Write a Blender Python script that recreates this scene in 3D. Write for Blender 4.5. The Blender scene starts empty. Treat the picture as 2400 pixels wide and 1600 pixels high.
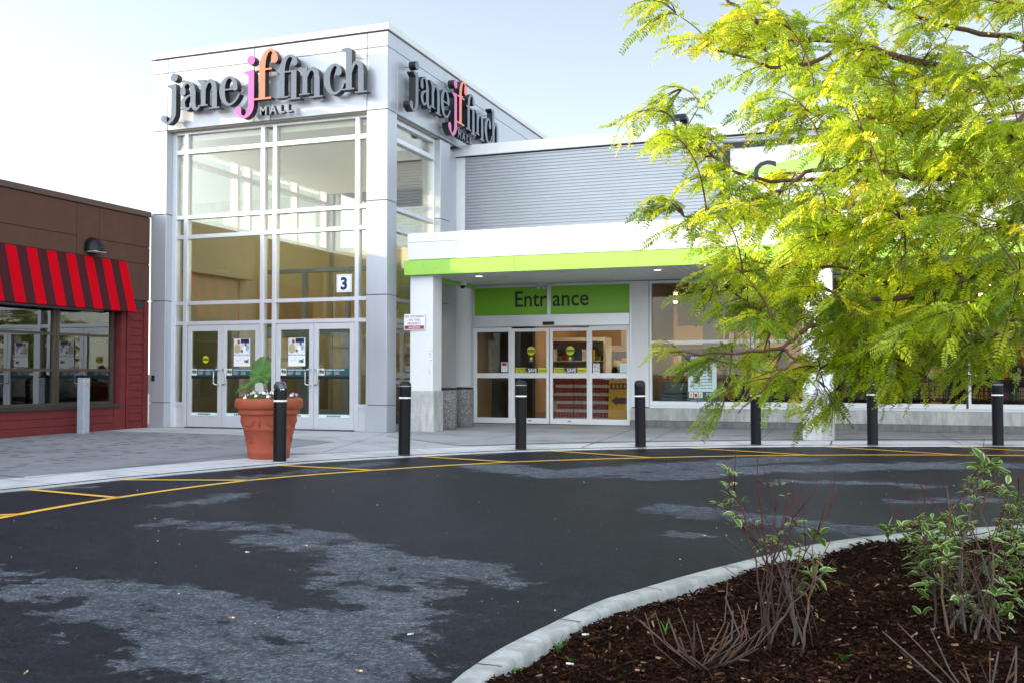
import bpy, bmesh, math, random
import numpy as np
from mathutils import Vector, Matrix
rnd = random.Random(7)
R = math.radians
scene = bpy.context.scene
COL = scene.collection

# ---------------------------------------------------------------- camera
cam_d = bpy.data.cameras.new('camera'); cam = bpy.data.objects.new('camera', cam_d); COL.objects.link(cam)
YAW, PIT, CAMH, FPX = R(20.0), math.atan(73/2333), 1.15, 2333.0
cam.location = (0, 0, CAMH); cam.rotation_euler = (R(90) + PIT, 0, YAW)
cam_d.lens = 35.0; cam_d.sensor_width = 36; cam_d.clip_start = 0.05; cam_d.clip_end = 3000
scene.camera = cam
# ---------------------------------------------------------------- world + sun
SUN_EL, SUN_TO = R(11.5), (-0.966, -0.26)          # low sun from the left, a little behind the viewer
w = bpy.data.worlds.new('World'); scene.world = w; w.use_nodes = True
wn = w.node_tree; bg = wn.nodes['Background']
sky = wn.nodes.new('ShaderNodeTexSky'); sky.sky_type = 'NISHITA'; sky.sun_disc = False
sky.sun_elevation = SUN_EL; sky.sun_rotation = R(255); sky.air_density = 1.0; sky.dust_density = .35; sky.ozone_density = 1.2
hs = wn.nodes.new('ShaderNodeHueSaturation'); hs.inputs['Saturation'].default_value = .57; hs.inputs['Hue'].default_value = .508
wn.links.new(sky.outputs[0], hs.inputs['Color'])
# broad bright lobe added to the unseen sky behind the viewer, lifting fronts and ground
tcw = wn.nodes.new('ShaderNodeTexCoord'); dt = wn.nodes.new('ShaderNodeVectorMath'); dt.operation = 'DOT_PRODUCT'; dt.inputs[1].default_value = Vector((.15, -.90, .38)).normalized()
wn.links.new(tcw.outputs['Generated'], dt.inputs[0])
mr = wn.nodes.new('ShaderNodeMapRange'); mr.interpolation_type = 'SMOOTHSTEP'; mr.inputs[1].default_value = .05; mr.inputs[2].default_value = .95; wn.links.new(dt.outputs['Value'], mr.inputs[0])
cn = wn.nodes.new('ShaderNodeTexNoise'); cn.inputs['Scale'].default_value = 3.0; cn.inputs['Detail'].default_value = 6; wn.links.new(tcw.outputs['Generated'], cn.inputs['Vector'])
cr = wn.nodes.new('ShaderNodeMapRange'); cr.inputs[1].default_value = .35; cr.inputs[2].default_value = .65; cr.inputs[3].default_value = .45; wn.links.new(cn.outputs['Fac'], cr.inputs[0])
cmul = wn.nodes.new('ShaderNodeMath'); cmul.operation = 'MULTIPLY'; wn.links.new(mr.outputs[0], cmul.inputs[0]); wn.links.new(cr.outputs[0], cmul.inputs[1])
cmx = wn.nodes.new('ShaderNodeMix'); cmx.data_type = 'RGBA'; cmx.blend_type = 'ADD'; cmx.clamp_factor = False; SKY_FILL = 1.5; ck = wn.nodes.new('ShaderNodeMath'); ck.operation = 'MULTIPLY'; ck.inputs[1].default_value = SKY_FILL
wn.links.new(cmul.outputs[0], ck.inputs[0]); wn.links.new(ck.outputs[0], cmx.inputs[0]); wn.links.new(hs.outputs[0], cmx.inputs[6]); cmx.inputs[7].default_value = (4.6, 4.9, 5.3, 1)
wn.links.new(cmx.outputs[2], bg.inputs[0]); bg.inputs[1].default_value = 0.15
sl = bpy.data.lights.new('sun', 'SUN'); sl.energy = 5.0; sl.angle = R(0.6); sl.color = (1.0, 0.88, 0.66)
so = bpy.data.objects.new('sun', sl); COL.objects.link(so)
d = Vector((-SUN_TO[0]*math.cos(SUN_EL), -SUN_TO[1]*math.cos(SUN_EL), -math.sin(SUN_EL)))
so.rotation_euler = d.to_track_quat('-Z', 'Y').to_euler(); so.location = (-30, -20, 20)
vs = scene.view_settings; vs.view_transform = 'Standard'; vs.look = 'None'; vs.exposure = 1.3; vs.gamma = 1
scene.render.engine = 'CYCLES'
scene.cycles.max_bounces = 8; scene.cycles.transparent_max_bounces = 12

# ---------------------------------------------------------------- picture -> place helpers (used to measure positions)
_f = np.array([-math.sin(YAW)*math.cos(PIT), math.cos(YAW)*math.cos(PIT), math.sin(PIT)])
_r = np.array([math.cos(YAW), math.sin(YAW), 0.]); _u = np.cross(_r, _f); _C = np.array([0, 0, CAMH])
def at(x, y, dist): return _C + (_f*FPX + _r*(x-1200) - _u*(y-800))/FPX*dist
def grd(x, y, z=0.0):
    dd = _f*FPX + _r*(x-1200) - _u*(y-800); return _C + dd*(z-CAMH)/dd[2]

# ---------------------------------------------------------------- object helpers
ORG = {}
def tagp(o, label=None, cat=None, group=None, kind=None):
    for k, v in (('label', label), ('category', cat), ('group', group), ('kind', kind)):
        if v: o[k] = v
    return o
def thing(name, label, cat, loc=(0, 0, 0), group=None, rz=0):
    o = bpy.data.objects.new(name, None); COL.objects.link(o); o.empty_display_size = 0.2
    o.location = loc; o.rotation_euler = (0, 0, rz); ORG[o] = Vector(loc)
    return tagp(o, label, cat, group)
def dup(root, loc, rz=0, label=None, scale=None):
    r = root.copy(); COL.objects.link(r); r.location = loc; r.rotation_euler = (0, 0, rz)
    if label: r['label'] = label
    if scale: r.scale = scale
    for ch in [c for c in COL.objects if c.parent == root]:
        c = ch.copy(); COL.objects.link(c); c.parent = r
        for g in [q for q in COL.objects if q.parent == ch]:
            h = g.copy(); COL.objects.link(h); h.parent = c
    return r
class MB:
    def __init__(s): s.v = []; s.f = []; s.m = []; s.cur = 0; s.M = None
    def mat(s, i): s.cur = i; return s
    def add(s, vs, fs, mi=None):
        n = len(s.v)
        if s.M is not None: vs = [tuple(s.M @ Vector(v)) for v in vs]
        s.v += [tuple(v) for v in vs]; s.f += [tuple(i+n for i in f) for f in fs]
        s.m += [s.cur if mi is None else mi]*len(fs); return s
    def box(s, x0, x1, y0, y1, z0, z1, b=0.0):
        if b <= 0:
            v = [(x0,y0,z0),(x1,y0,z0),(x1,y1,z0),(x0,y1,z0),(x0,y0,z1),(x1,y0,z1),(x1,y1,z1),(x0,y1,z1)]
            return s.add(v, [(3,2,1,0),(4,5,6,7),(0,1,5,4),(1,2,6,5),(2,3,7,6),(3,0,4,7)])
        v = []
        for z, k in ((z0, b), (z0+b, 0), (z1-b, 0), (z1, b)):
            for (x, y) in ((x0,y0),(x1,y0),(x1,y1),(x0,y1)):
                sx = 1 if x == x0 else -1; sy = 1 if y == y0 else -1
                kk = b
                a_ = (x+sx*(k+kk), y+sy*k); b_ = (x+sx*k, y+sy*(k+kk))
                if (x == x0) == (y == y0): v += [(b_[0],b_[1],z), (a_[0],a_[1],z)]
                else: v += [(a_[0],a_[1],z), (b_[0],b_[1],z)]
        f = [tuple(range(7,-1,-1)), tuple(range(24,32))]
        for l in range(3):
            for i in range(8):
                j = (i+1) % 8; f.append((l*8+i, l*8+j, l*8+8+j, l*8+8+i))
        return s.add(v, f)
    def lathe(s, prof, cx=0, cy=0, n=24, cap=True):
        v = []; f = []
        for r, z in prof:
            for k in range(n):
                a = 2*math.pi*k/n; v.append((cx+r*math.cos(a), cy+r*math.sin(a), z))
        for l in range(len(prof)-1):
            for k in range(n):
                k2 = (k+1) % n; f.append((l*n+k, l*n+k2, l*n+n+k2, l*n+n+k))
        if cap:
            if prof[0][0] > 1e-4: f.append(tuple(range(n-1, -1, -1)))
            if prof[-1][0] > 1e-4: f.append(tuple(range((len(prof)-1)*n, len(prof)*n)))
        return s.add(v, f)
    def tube(s, pts, rad, n=6, cap=True):
        P = [Vector(p) for p in pts]; m = len(P)
        if not isinstance(rad, (list, tuple)): rad = [rad]*m
        v = []; f = []; u = None
        for i in range(m):
            t = (P[min(i+1, m-1)] - P[max(i-1, 0)])
            t = t.normalized() if t.length > 1e-9 else Vector((0, 0, 1))
            if u is None:
                u = t.cross(Vector((0, 0, 1)) if abs(t.z) < .9 else Vector((1, 0, 0))).normalized()
            else:
                u = (u - t*u.dot(t)); u = u.normalized() if u.length > 1e-6 else t.orthogonal().normalized()
            w_ = t.cross(u)
            for k in range(n):
                a = 2*math.pi*k/n; v.append(P[i] + (u*math.cos(a) + w_*math.sin(a))*rad[i])
        for i in range(m-1):
            for k in range(n):
                k2 = (k+1) % n; f.append((i*n+k, i*n+k2, i*n+n+k2, i*n+n+k))
        if cap: f.append(tuple(range(n-1, -1, -1))); f.append(tuple(range((m-1)*n, m*n)))
        return s.add(v, f)
    def prism(s, poly, z0, z1):
        n = len(poly); v = [(x, y, z0) for x, y in poly] + [(x, y, z1) for x, y in poly]
        f = [tuple(range(n-1, -1, -1)), tuple(range(n, 2*n))] + [(i, (i+1) % n, n+(i+1) % n, n+i) for i in range(n)]
        return s.add(v, f)
    def rect(s, x0, x1, z0, z1, y):            # flat sheet facing -Y
        return s.add([(x0,y,z0),(x1,y,z0),(x1,y,z1),(x0,y,z1)], [(0,1,2,3)])
    def disc(s, cx, cz, r, y, n=24, ez=1.0):
        return s.add([(cx+r*math.cos(2*math.pi*k/n), y, cz+ez*r*math.sin(2*math.pi*k/n)) for k in range(n)], [tuple(range(n))])
    def text(s, string, size, x, z, y, align='CENTER', ext=0.0, sx=1.0, bold=0.0, maps=None):
        cu = bpy.data.curves.new('t', 'FONT'); cu.body = string; cu.size = size; cu.align_x = align
        cu.extrude = ext; cu.offset = bold; cu.resolution_u = 3
        ob = bpy.data.objects.new('t', cu)
        me = bpy.data.meshes.new_from_object(ob)
        vv = [(x + v.co.x*sx, y - v.co.z, z + v.co.y) for v in me.vertices]
        if maps: vv = [maps(*p) for p in vv]
        s.add(vv, [tuple(p.vertices) for p in me.polygons])
        bpy.data.objects.remove(ob); bpy.data.curves.remove(cu); bpy.data.meshes.remove(me)
        return s
    def build(s, name, mats, parent=None, smooth=False, label=None, cat=None, group=None, kind=None, autos=None):
        me = bpy.data.meshes.new(name)
        o = bpy.data.objects.new(name, me); COL.objects.link(o)
        org = Vector((0, 0, 0))
        if parent is not None:
            o.parent = parent; org = ORG.get(parent, Vector((0, 0, 0)))
        ORG[o] = org
        if org.length > 0: vv = [(v[0]-org.x, v[1]-org.y, v[2]-org.z) for v in s.v]
        else: vv = s.v
        me.from_pydata(vv, [], s.f)
        if not isinstance(mats, (list, tuple)): mats = [mats]
        for m in mats: me.materials.append(m)
        if len(mats) > 1: me.polygons.foreach_set('material_index', s.m)
        if smooth:
            me.polygons.foreach_set('use_smooth', [True]*len(me.polygons))
            if autos: me.set_sharp_from_angle(angle=R(autos))
        me.update()
        return tagp(o, label, cat, group, kind)
def np_mesh(name, V, F, mats, parent=None, mi=None, attr=None, smooth=False):
    """V (n,3) F (m,k) arrays"""
    me = bpy.data.meshes.new(name); n, k = F.shape
    org = ORG.get(parent, Vector((0, 0, 0))) if parent is not None else Vector((0, 0, 0))
    V = V - np.array(org)
    me.vertices.add(len(V)); me.vertices.foreach_set('co', V.astype(np.float32).ravel())
    me.loops.add(n*k); me.loops.foreach_set('vertex_index', F.astype(np.int32).ravel())
    me.polygons.add(n); me.polygons.foreach_set('loop_start', np.arange(0, n*k, k, dtype=np.int32))
    me.polygons.foreach_set('loop_total', np.full(n, k, dtype=np.int32))
    if not isinstance(mats, (list, tuple)): mats = [mats]
    for m in mats: me.materials.append(m)
    if mi is not None: me.polygons.foreach_set('material_index', mi.astype(np.int32))
    if attr is not None:
        for an, (dom, arr) in attr.items():
            a = me.attributes.new(an, 'FLOAT', dom); a.data.foreach_set('value', arr.astype(np.float32))
    if smooth: me.polygons.foreach_set('use_smooth', np.ones(n, dtype=bool))
    me.update(calc_edges=True); me.validate()
    o = bpy.data.objects.new(name, me); COL.objects.link(o)
    if parent is not None: o.parent = parent
    ORG[o] = org
    return o

# ---------------------------------------------------------------- materials
class NT:
    def __init__(s, name):
        s.m = bpy.data.materials.new(name); s.m.use_nodes = True; s.t = s.m.node_tree; s.n = s.t.nodes
        s.p = s.n['Principled BSDF']; s.out = s.n['Material Output']
    def new(s, typ, **kw):
        nd = s.n.new(typ)
        for k, v in kw.items():
            if k.startswith('i_'): nd.inputs[k[2:].replace('_', ' ')].default_value = v
            else: setattr(nd, k, v)
        return nd
    def link(s, a, b): s.t.links.new(a, b)
    def coord(s, scale=(1, 1, 1)):
        tc = s.new('ShaderNodeTexCoord'); mp = s.new('ShaderNodeMapping'); mp.inputs['Scale'].default_value = scale
        g = s.new('ShaderNodeNewGeometry'); s.link(g.outputs['Position'], mp.inputs['Vector']); return mp.outputs[0]
    def noise(s, vec, scale, detail=4, rough=.6, dist=0.0):
        n = s.new('ShaderNodeTexNoise'); n.inputs['Scale'].default_value = scale; n.inputs['Detail'].default_value = detail
        n.inputs['Roughness'].default_value = rough; n.inputs['Distortion'].default_value = dist
        s.link(vec, n.inputs['Vector']); return n.outputs['Fac']
    def ramp(s, fac, stops):
        r = s.new('ShaderNodeValToRGB'); e = r.color_ramp.elements
        while len(e) < len(stops): e.new(0.5)
        for i, (p, c) in enumerate(stops):
            e[i].position = p; e[i].color = (*c, 1) if len(c) == 3 else c
        s.link(fac, r.inputs[0]); return r.outputs[0]
    def mix(s, fac, a, b, mode='MIX'):
        m = s.new('ShaderNodeMix', data_type='RGBA', blend_type=mode)
        for sock, val in ((m.inputs[0], fac), (m.inputs[6], a), (m.inputs[7], b)):
            if hasattr(val, 'is_linked') or hasattr(val, 'links'): s.link(val, sock)
            elif isinstance(val, (int, float)): sock.default_value = val
            else: sock.default_value = (*val, 1) if len(val) == 3 else val
        return m.outputs[2]
    def math(s, op, a, b=None, c=None, clamp=False):
        m = s.new('ShaderNodeMath', operation=op); m.use_clamp = clamp
        for i, v in enumerate((a, b, c)):
            if v is None: continue
            if isinstance(v, (int, float)): m.inputs[i].default_value = v
            else: s.link(v, m.inputs[i])
        return m.outputs[0]
    def bump(s, h, strength=.3, dist=.01):
        b = s.new('ShaderNodeBump'); b.inputs['Strength'].default_value = strength; b.inputs['Distance'].default_value = dist
        s.link(h, b.inputs['Height']); s.link(b.outputs[0], s.p.inputs['Normal'])
def M(name, col, rough=.5, metal=0.0, var=.06, nscale=3.0, bump=0.0, bscale=60, coat=0.0, spec=.5, streak=None, grime=0.0):
    t = NT(name); c = t.coord(streak or (1, 1, 1))
    n = t.noise(c, nscale, 5, .65)
    lo = tuple(max(0, x*(1-var)) for x in col); hi = tuple(min(1, x*(1+var)) for x in col)
    cc = t.ramp(n, [(.3, lo), (.7, hi)])
    if grime:
        n2 = t.noise(t.coord((1, 1, .35)), 1.7, 6, .7)
        cc = t.mix(t.math('MULTIPLY', t.math('SMOOTH_MIN', n2, .75, .1), grime), cc, tuple(x*.55 for x in col))
    t.link(cc, t.p.inputs['Base Color'])
    t.p.inputs['Roughness'].default_value = rough; t.p.inputs['Metallic'].default_value = metal
    t.p.inputs['Specular IOR Level'].default_value = spec; t.p.inputs['Coat Weight'].default_value = coat; t.p.inputs['Coat IOR'].default_value = 1.7; t.p.inputs['Coat Roughness'].default_value = .06
    rr = t.math('MULTIPLY_ADD', t.noise(c, nscale*4, 3), .18, rough-.09); t.link(rr, t.p.inputs['Roughness'])
    if bump: t.bump(t.noise(t.coord(), bscale, 4), bump, .005)
    return t.m
silver = M('silver_panel', (.46, .48, .52), .34, .35, .05, 1.2, streak=(1, 1, .3), grime=.16)
alu = M('anodised_aluminium', (.66, .68, .72), .32, .35, .03, 5)
white_m = M('white_panel', (.74, .75, .76), .38, .0, .03, 1.5, grime=.12)
white_f = M('white_frame', (.78, .79, .80), .35, 0, .02, 4)
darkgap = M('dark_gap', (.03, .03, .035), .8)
coping = M('coping_metal', (.62, .62, .60), .4, .3, .03, 2)
corr = M('corrugated_metal', (.39, .41, .435), .38, .35, .04, 1.0, streak=(.3, 1, 1))
green_m = M('green_panel', (.30, .58, .07), .3, 0, .03, 2)
green_s = M('green_vinyl', (.20, .50, .015), .35, 0, .02, 1)
black_p = M('black_plastic', (.004, .005, .008), .35, 0, .05, 2, spec=.3)
black_t = M('black_paint', (.008, .008, .008), .4)
stripe_m = M('reflective_tape', (.85, .85, .83), .4, 0, .03, 20)
brown_m = M('brown_stucco', (.10, .050, .036), .85, 0, .08, 4, spec=.15, bump=.25, bscale=180)
red_m = M('red_siding', (.155, .030, .031), .8, 0, .12, 6, spec=.15, bump=.15, bscale=60, grime=.2)
aw_red = M('awning_red', (.50, .002, .010), .85, 0, .06, 5, spec=.04, bump=.1, bscale=300)
aw_dark = M('awning_dark', (.060, .014, .018), .85, 0, .06, 5, spec=.08, bump=.1, bscale=300)
bronze = M('bronze_frame', (.07, .055, .04), .45, .3, .1, 5)
bronze_d = M('dark_bronze_sill', (.035, .028, .022), .5, .2, .1, 5)
terra = M('terracotta', (.36, .085, .045), .6, 0, .14, 5, spec=.2, bump=.1, bscale=90)
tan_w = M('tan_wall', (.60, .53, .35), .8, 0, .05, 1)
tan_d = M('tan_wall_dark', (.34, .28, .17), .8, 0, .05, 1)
ceil_w = M('white_ceiling', (.75, .76, .74), .8, 0, .02, 1)
tile_m = M('floor_tile', (.22, .18, .14), .35, 0, .1, 2)
store_w = M('store_tan_wall', (.50, .36, .20), .8, 0, .06, .8)
bluegrey = M('blue_grey_frame', (.23, .29, .30), .4, .3, .04, 3)
grey_post = M('grey_painted_post', (.36, .40, .45), .5, .1, .15, 9, grime=.3)
dark_l = M('letter_return_black', (.010, .012, .016), .35)
slate = M('slate_letter_face', (.085, .105, .135), .25, 0, .05, 3, coat=.25)
pink_m = M('pink_letter_face', (.60, .07, .29), .3, 0, .05, 3, coat=.25)
orange_m = M('orange_letter_face', (.80, .13, .045), .3, 0, .05, 3, coat=.25)
grey_l = M('grey_letter_face', (.17, .185, .205), .45, .1, .05, 3)
navy = M('navy_print', (.004, .014, .10), .4)
paper = M('white_paper', (.80, .81, .82), .6, 0, .02, 5)
paleb = M('pale_blue_paper', (.62, .76, .74), .6, 0, .02, 5)
red_p = M('red_print', (.42, .01, .03), .5)
yellow_p = M('yellow_print', (.62, .62, .02), .45)
teal_p = M('teal_print', (.02, .075, .085), .4)
skin_p = M('brown_print', (.22, .09, .05), .5)
beige_p = M('beige_print', (.42, .36, .22), .5)
blue_p = M('pale_blue_print', (.28, .42, .62), .5)
lgrey_p = M('light_grey_print', (.45, .48, .50), .6)
orange_p = M('orange_board', (.72, .30, .02), .5)
yboard = M('yellow_board', (.75, .44, .02), .5)
steel = M('steel', (.55, .55, .55), .25, .9)
pebble = None
def concrete(name, col, scale=1.0, pits=True, dark=.55):
    t = NT(name); c = t.coord((1, 1, 1))
    n1 = t.noise(c, 1.1*scale, 8, .68); n2 = t.noise(c, 60, 3, .6)
    cc = t.ramp(n1, [(.32, tuple(x*dark for x in col)), (.52, col), (.78, tuple(min(1, x*1.15) for x in col))])
    cc = t.mix(t.ramp(n2, [(.35, (.0,)*3), (.75, (1,)*3)]), cc, tuple(x*.86 for x in col))
    if pits:
        v = t.new('ShaderNodeTexVoronoi'); v.inputs['Scale'].default_value = 16; t.link(c, v.inputs['Vector'])
        pm = t.ramp(v.outputs['Distance'], [(.055, (1,)*3), (.10, (0,)*3)])
        gate = t.ramp(t.noise(c, 4, 2), [(.55, (0,)*3), (.6, (1,)*3)])
        pm2 = t.mix(1.0, pm, gate, 'MULTIPLY')
        cc = t.mix(pm2, cc, tuple(x*.3 for x in col))
    sk_ = t.noise(t.coord((1, 1, .22)), 7, 7, .75, .4)
    cc = t.mix(t.ramp(sk_, [(.42, (.55,)*3), (.56, (0,)*3)]), cc, tuple(x*.45 for x in col))
    t.link(cc, t.p.inputs['Base Color']); t.p.inputs['Roughness'].default_value = .8
    t.bump(n2, .25, .004); return t.m
conc_w = concrete('cast_concrete', (.55, .56, .54)); conc_d = concrete('dark_concrete', (.20, .205, .20), 2)
def aggregate():
    t = NT('exposed_aggregate'); c = t.coord()
    v = t.new('ShaderNodeTexVoronoi'); v.inputs['Scale'].default_value = 75; t.link(c, v.inputs['Vector'])
    cc = t.ramp(v.outputs['Color'], [(.1, (.09, .09, .09)), (.5, (.22, .21, .205)), (.9, (.45, .43, .41))])
    edge = t.ramp(v.outputs['Distance'], [(.35, (1,)*3), (.7, (.5,)*3)])
    t.link(t.mix(1, cc, edge, 'MULTIPLY'), t.p.inputs['Base Color']); t.p.inputs['Roughness'].default_value = .8
    t.bump(t.math('SUBTRACT', 1, v.outputs['Distance']), .5, .006); return t.m
pebble = aggregate()
def glass(name, tint, refl=1.0, base=.04, rough=0.0):
    t = NT(name); t.n.remove(t.p)
    tr = t.new('ShaderNodeBsdfTransparent'); tr.inputs[0].default_value = (*tint, 1)
    gl = t.new('ShaderNodeBsdfGlossy'); gl.inputs['Roughness'].default_value = rough; gl.inputs[0].default_value = (1, 1, 1, 1)
    # old plate glass is never quite flat: a faint ripple in its normal
    bn = t.new('ShaderNodeBump'); bn.inputs['Strength'].default_value = .06; bn.inputs['Distance'].default_value = .02
    t.link(t.noise(t.coord(), 1.3, 1, .5), bn.inputs['Height']); t.link(bn.outputs[0], gl.inputs['Normal'])
    fr = t.new('ShaderNodeFresnel'); fr.inputs['IOR'].default_value = 1.52
    fac = t.math('ADD', t.math('MULTIPLY', fr.outputs[0], refl), base, clamp=True)
    mx = t.new('ShaderNodeMixShader'); t.link(fac, mx.inputs[0]); t.link(tr.outputs[0], mx.inputs[1]); t.link(gl.outputs[0], mx.inputs[2])
    t.link(mx.outputs[0], t.out.inputs[0]); return t.m
gl_tower = glass('clear_green_glass', (.96, .96, .90), .8, .0)
gl_store = glass('shop_glass', (.94, .94, .91), .5, .0)
gl_rest = glass('dark_restaurant_glass', (.45, .45, .42), 1.8, .09)
def emit(name, col, s):
    t = NT(name); t.p.inputs['Emission Color'].default_value = (*col, 1); t.p.inputs['Emission Strength'].default_value = s
    t.p.inputs['Base Color'].default_value = (.8, .8, .8, 1); return t.m
lamp_e = emit('lit_tube_diffuser', (1.0, .78, .50), 14.0)
lamp_w = emit('lit_soffit_lens', (1.0, .93, .8), 1.2)

# ---------------------------------------------------------------- ground
CURB = [(-7.6, -12), (-8.35, 0), (-8.35, 4.5), (-8.22, 6.5), (-8.12, 7.5), (-8.0, 8.0), (-7.83, 8.85), (-7.35, 10.35), (-6.95, 11.4), (-6.35, 12.35),
        (-5.6, 13.4), (-4.7, 14.35), (-3.6, 15.18), (-2.3, 16.0), (-1.1, 16.6), (.64, 17.28), (2.26, 17.85), (5, 18.6), (9, 19.2), (40, 20.0)]
def catmull(P, n=6):
    P = [np.array(p, float) for p in P]; P = [2*P[0]-P[1]] + P + [2*P[-1]-P[-2]]; out = []
    for i in range(1, len(P)-2):
        for k in range(n):
            t = k/n; a, b, c_, d_ = P[i-1], P[i], P[i+1], P[i+2]
            out.append(tuple(.5*((2*b)+(-a+c_)*t+(2*a-5*b+4*c_-d_)*t*t+(-a+3*b-3*c_+d_)*t**3)))
    out.append(tuple(P[-2])); return out
def inset(P, dd):
    out = []
    for i, p in enumerate(P):
        a = np.array(P[max(i-1, 0)]); b = np.array(P[min(i+1, len(P)-1)]); t = (b-a)/np.linalg.norm(b-a)
        out.append((p[0]-t[1]*dd, p[1]+t[0]*dd))
    return out
CURBS = catmull(CURB, 6)
AZ = -0.03
# asphalt, one sheet to the horizon; 'dry' is the outline of the dried patches on the rain-wet surface
def field(X, Y):
    def G2(pts): return [tuple(grd(x, y, AZ)[:2]) for x, y in pts]
    caps = [(G2([(400,1225),(600,1235),(790,1258)]), .16), (G2([(640,1262),(830,1290),(1010,1325),(1140,1350)]), .24),
            (G2([(830,1330),(930,1400),(900,1460),(820,1540)]), .27), (G2([(120,1375),(330,1395),(560,1440),(760,1480)]), .26),
            (G2([(260,1440),(480,1500),(640,1570),(560,1690)]), .34), (G2([(700,1540),(850,1560),(820,1700)]), .24),
            (G2([(430,1180),(560,1160)]), .2), (G2([(1000,1420),(1060,1440)]), .10), (G2([(-60,1340),(60,1352)]), .12),
            (G2([(1150,1092),(1320,1112),(1550,1092),(1850,1074)]), .42), (G2([(1540,1115),(1750,1100),(2000,1094),(2330,1088)]), .45),
            (G2([(1800,1128),(2080,1132),(2180,1140)]), .16), (G2([(1570,1192),(1750,1212),(1990,1240)]), .30), (G2([(1560,1250),(1760,1262)]), .08),
            (G2([(2120,1175),(2300,1170)]), .15), (G2([(560,1120),(900,1085)]), .14), (G2([(0,1150),(200,1140)]), .1), (G2([(900,1072),(1150,1062)]), .12),
            ([(-12,-1),(-3,-2),(2,-8)], 1.2), ([(6,14),(14,13)], 1.2), ([(3,15.5),(7,16.5)], .4)]
    neg = [(G2([(560,1320),(680,1345),(770,1370)]), .10), (G2([(640,1395),(740,1388)]), .05), (G2([(0,1450),(150,1475),(260,1540),(330,1600)]), .14),
           (G2([(880,1375),(960,1400)]), .03)]
    def cap(P, r):
        best = np.full(X.shape, 1e9)
        for a, b in zip(P[:-1], P[1:]):
            ax, ay = a; bx, by = b; dx, dy = bx-ax, by-ay; t = np.clip(((X-ax)*dx+(Y-ay)*dy)/(dx*dx+dy*dy), 0, 1)
            best = np.minimum(best, np.hypot(X-ax-t*dx, Y-ay-t*dy))
        return best - r
    s = np.full(X.shape, 1e9)
    for P, r in caps: s = np.minimum(s, cap(P, r))
    for P, r in neg: s = np.maximum(s, -cap(P, r))
    return np.clip(-s, np.where((Y > 9.2) & (X > -5), -.30, -.6), .6)
xs = np.concatenate([[-500, -120, -40, -20], np.arange(-11, 4.01, .09), [6, 9, 14, 40, 120, 500]])
ys = np.concatenate([[-500, -120, -40, -10, -4, -1], np.arange(1.2, 18.01, .09), [22, 40, 120, 600]])
XX, YY = np.meshgrid(xs, ys); V = np.stack([XX.ravel(), YY.ravel(), np.full(XX.size, AZ)], 1)
nx, ny = len(xs), len(ys); ii, jj = np.meshgrid(np.arange(nx-1), np.arange(ny-1)); a0 = (jj*nx+ii).ravel()
F = np.stack([a0, a0+1, a0+nx+1, a0+nx], 1)
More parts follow.
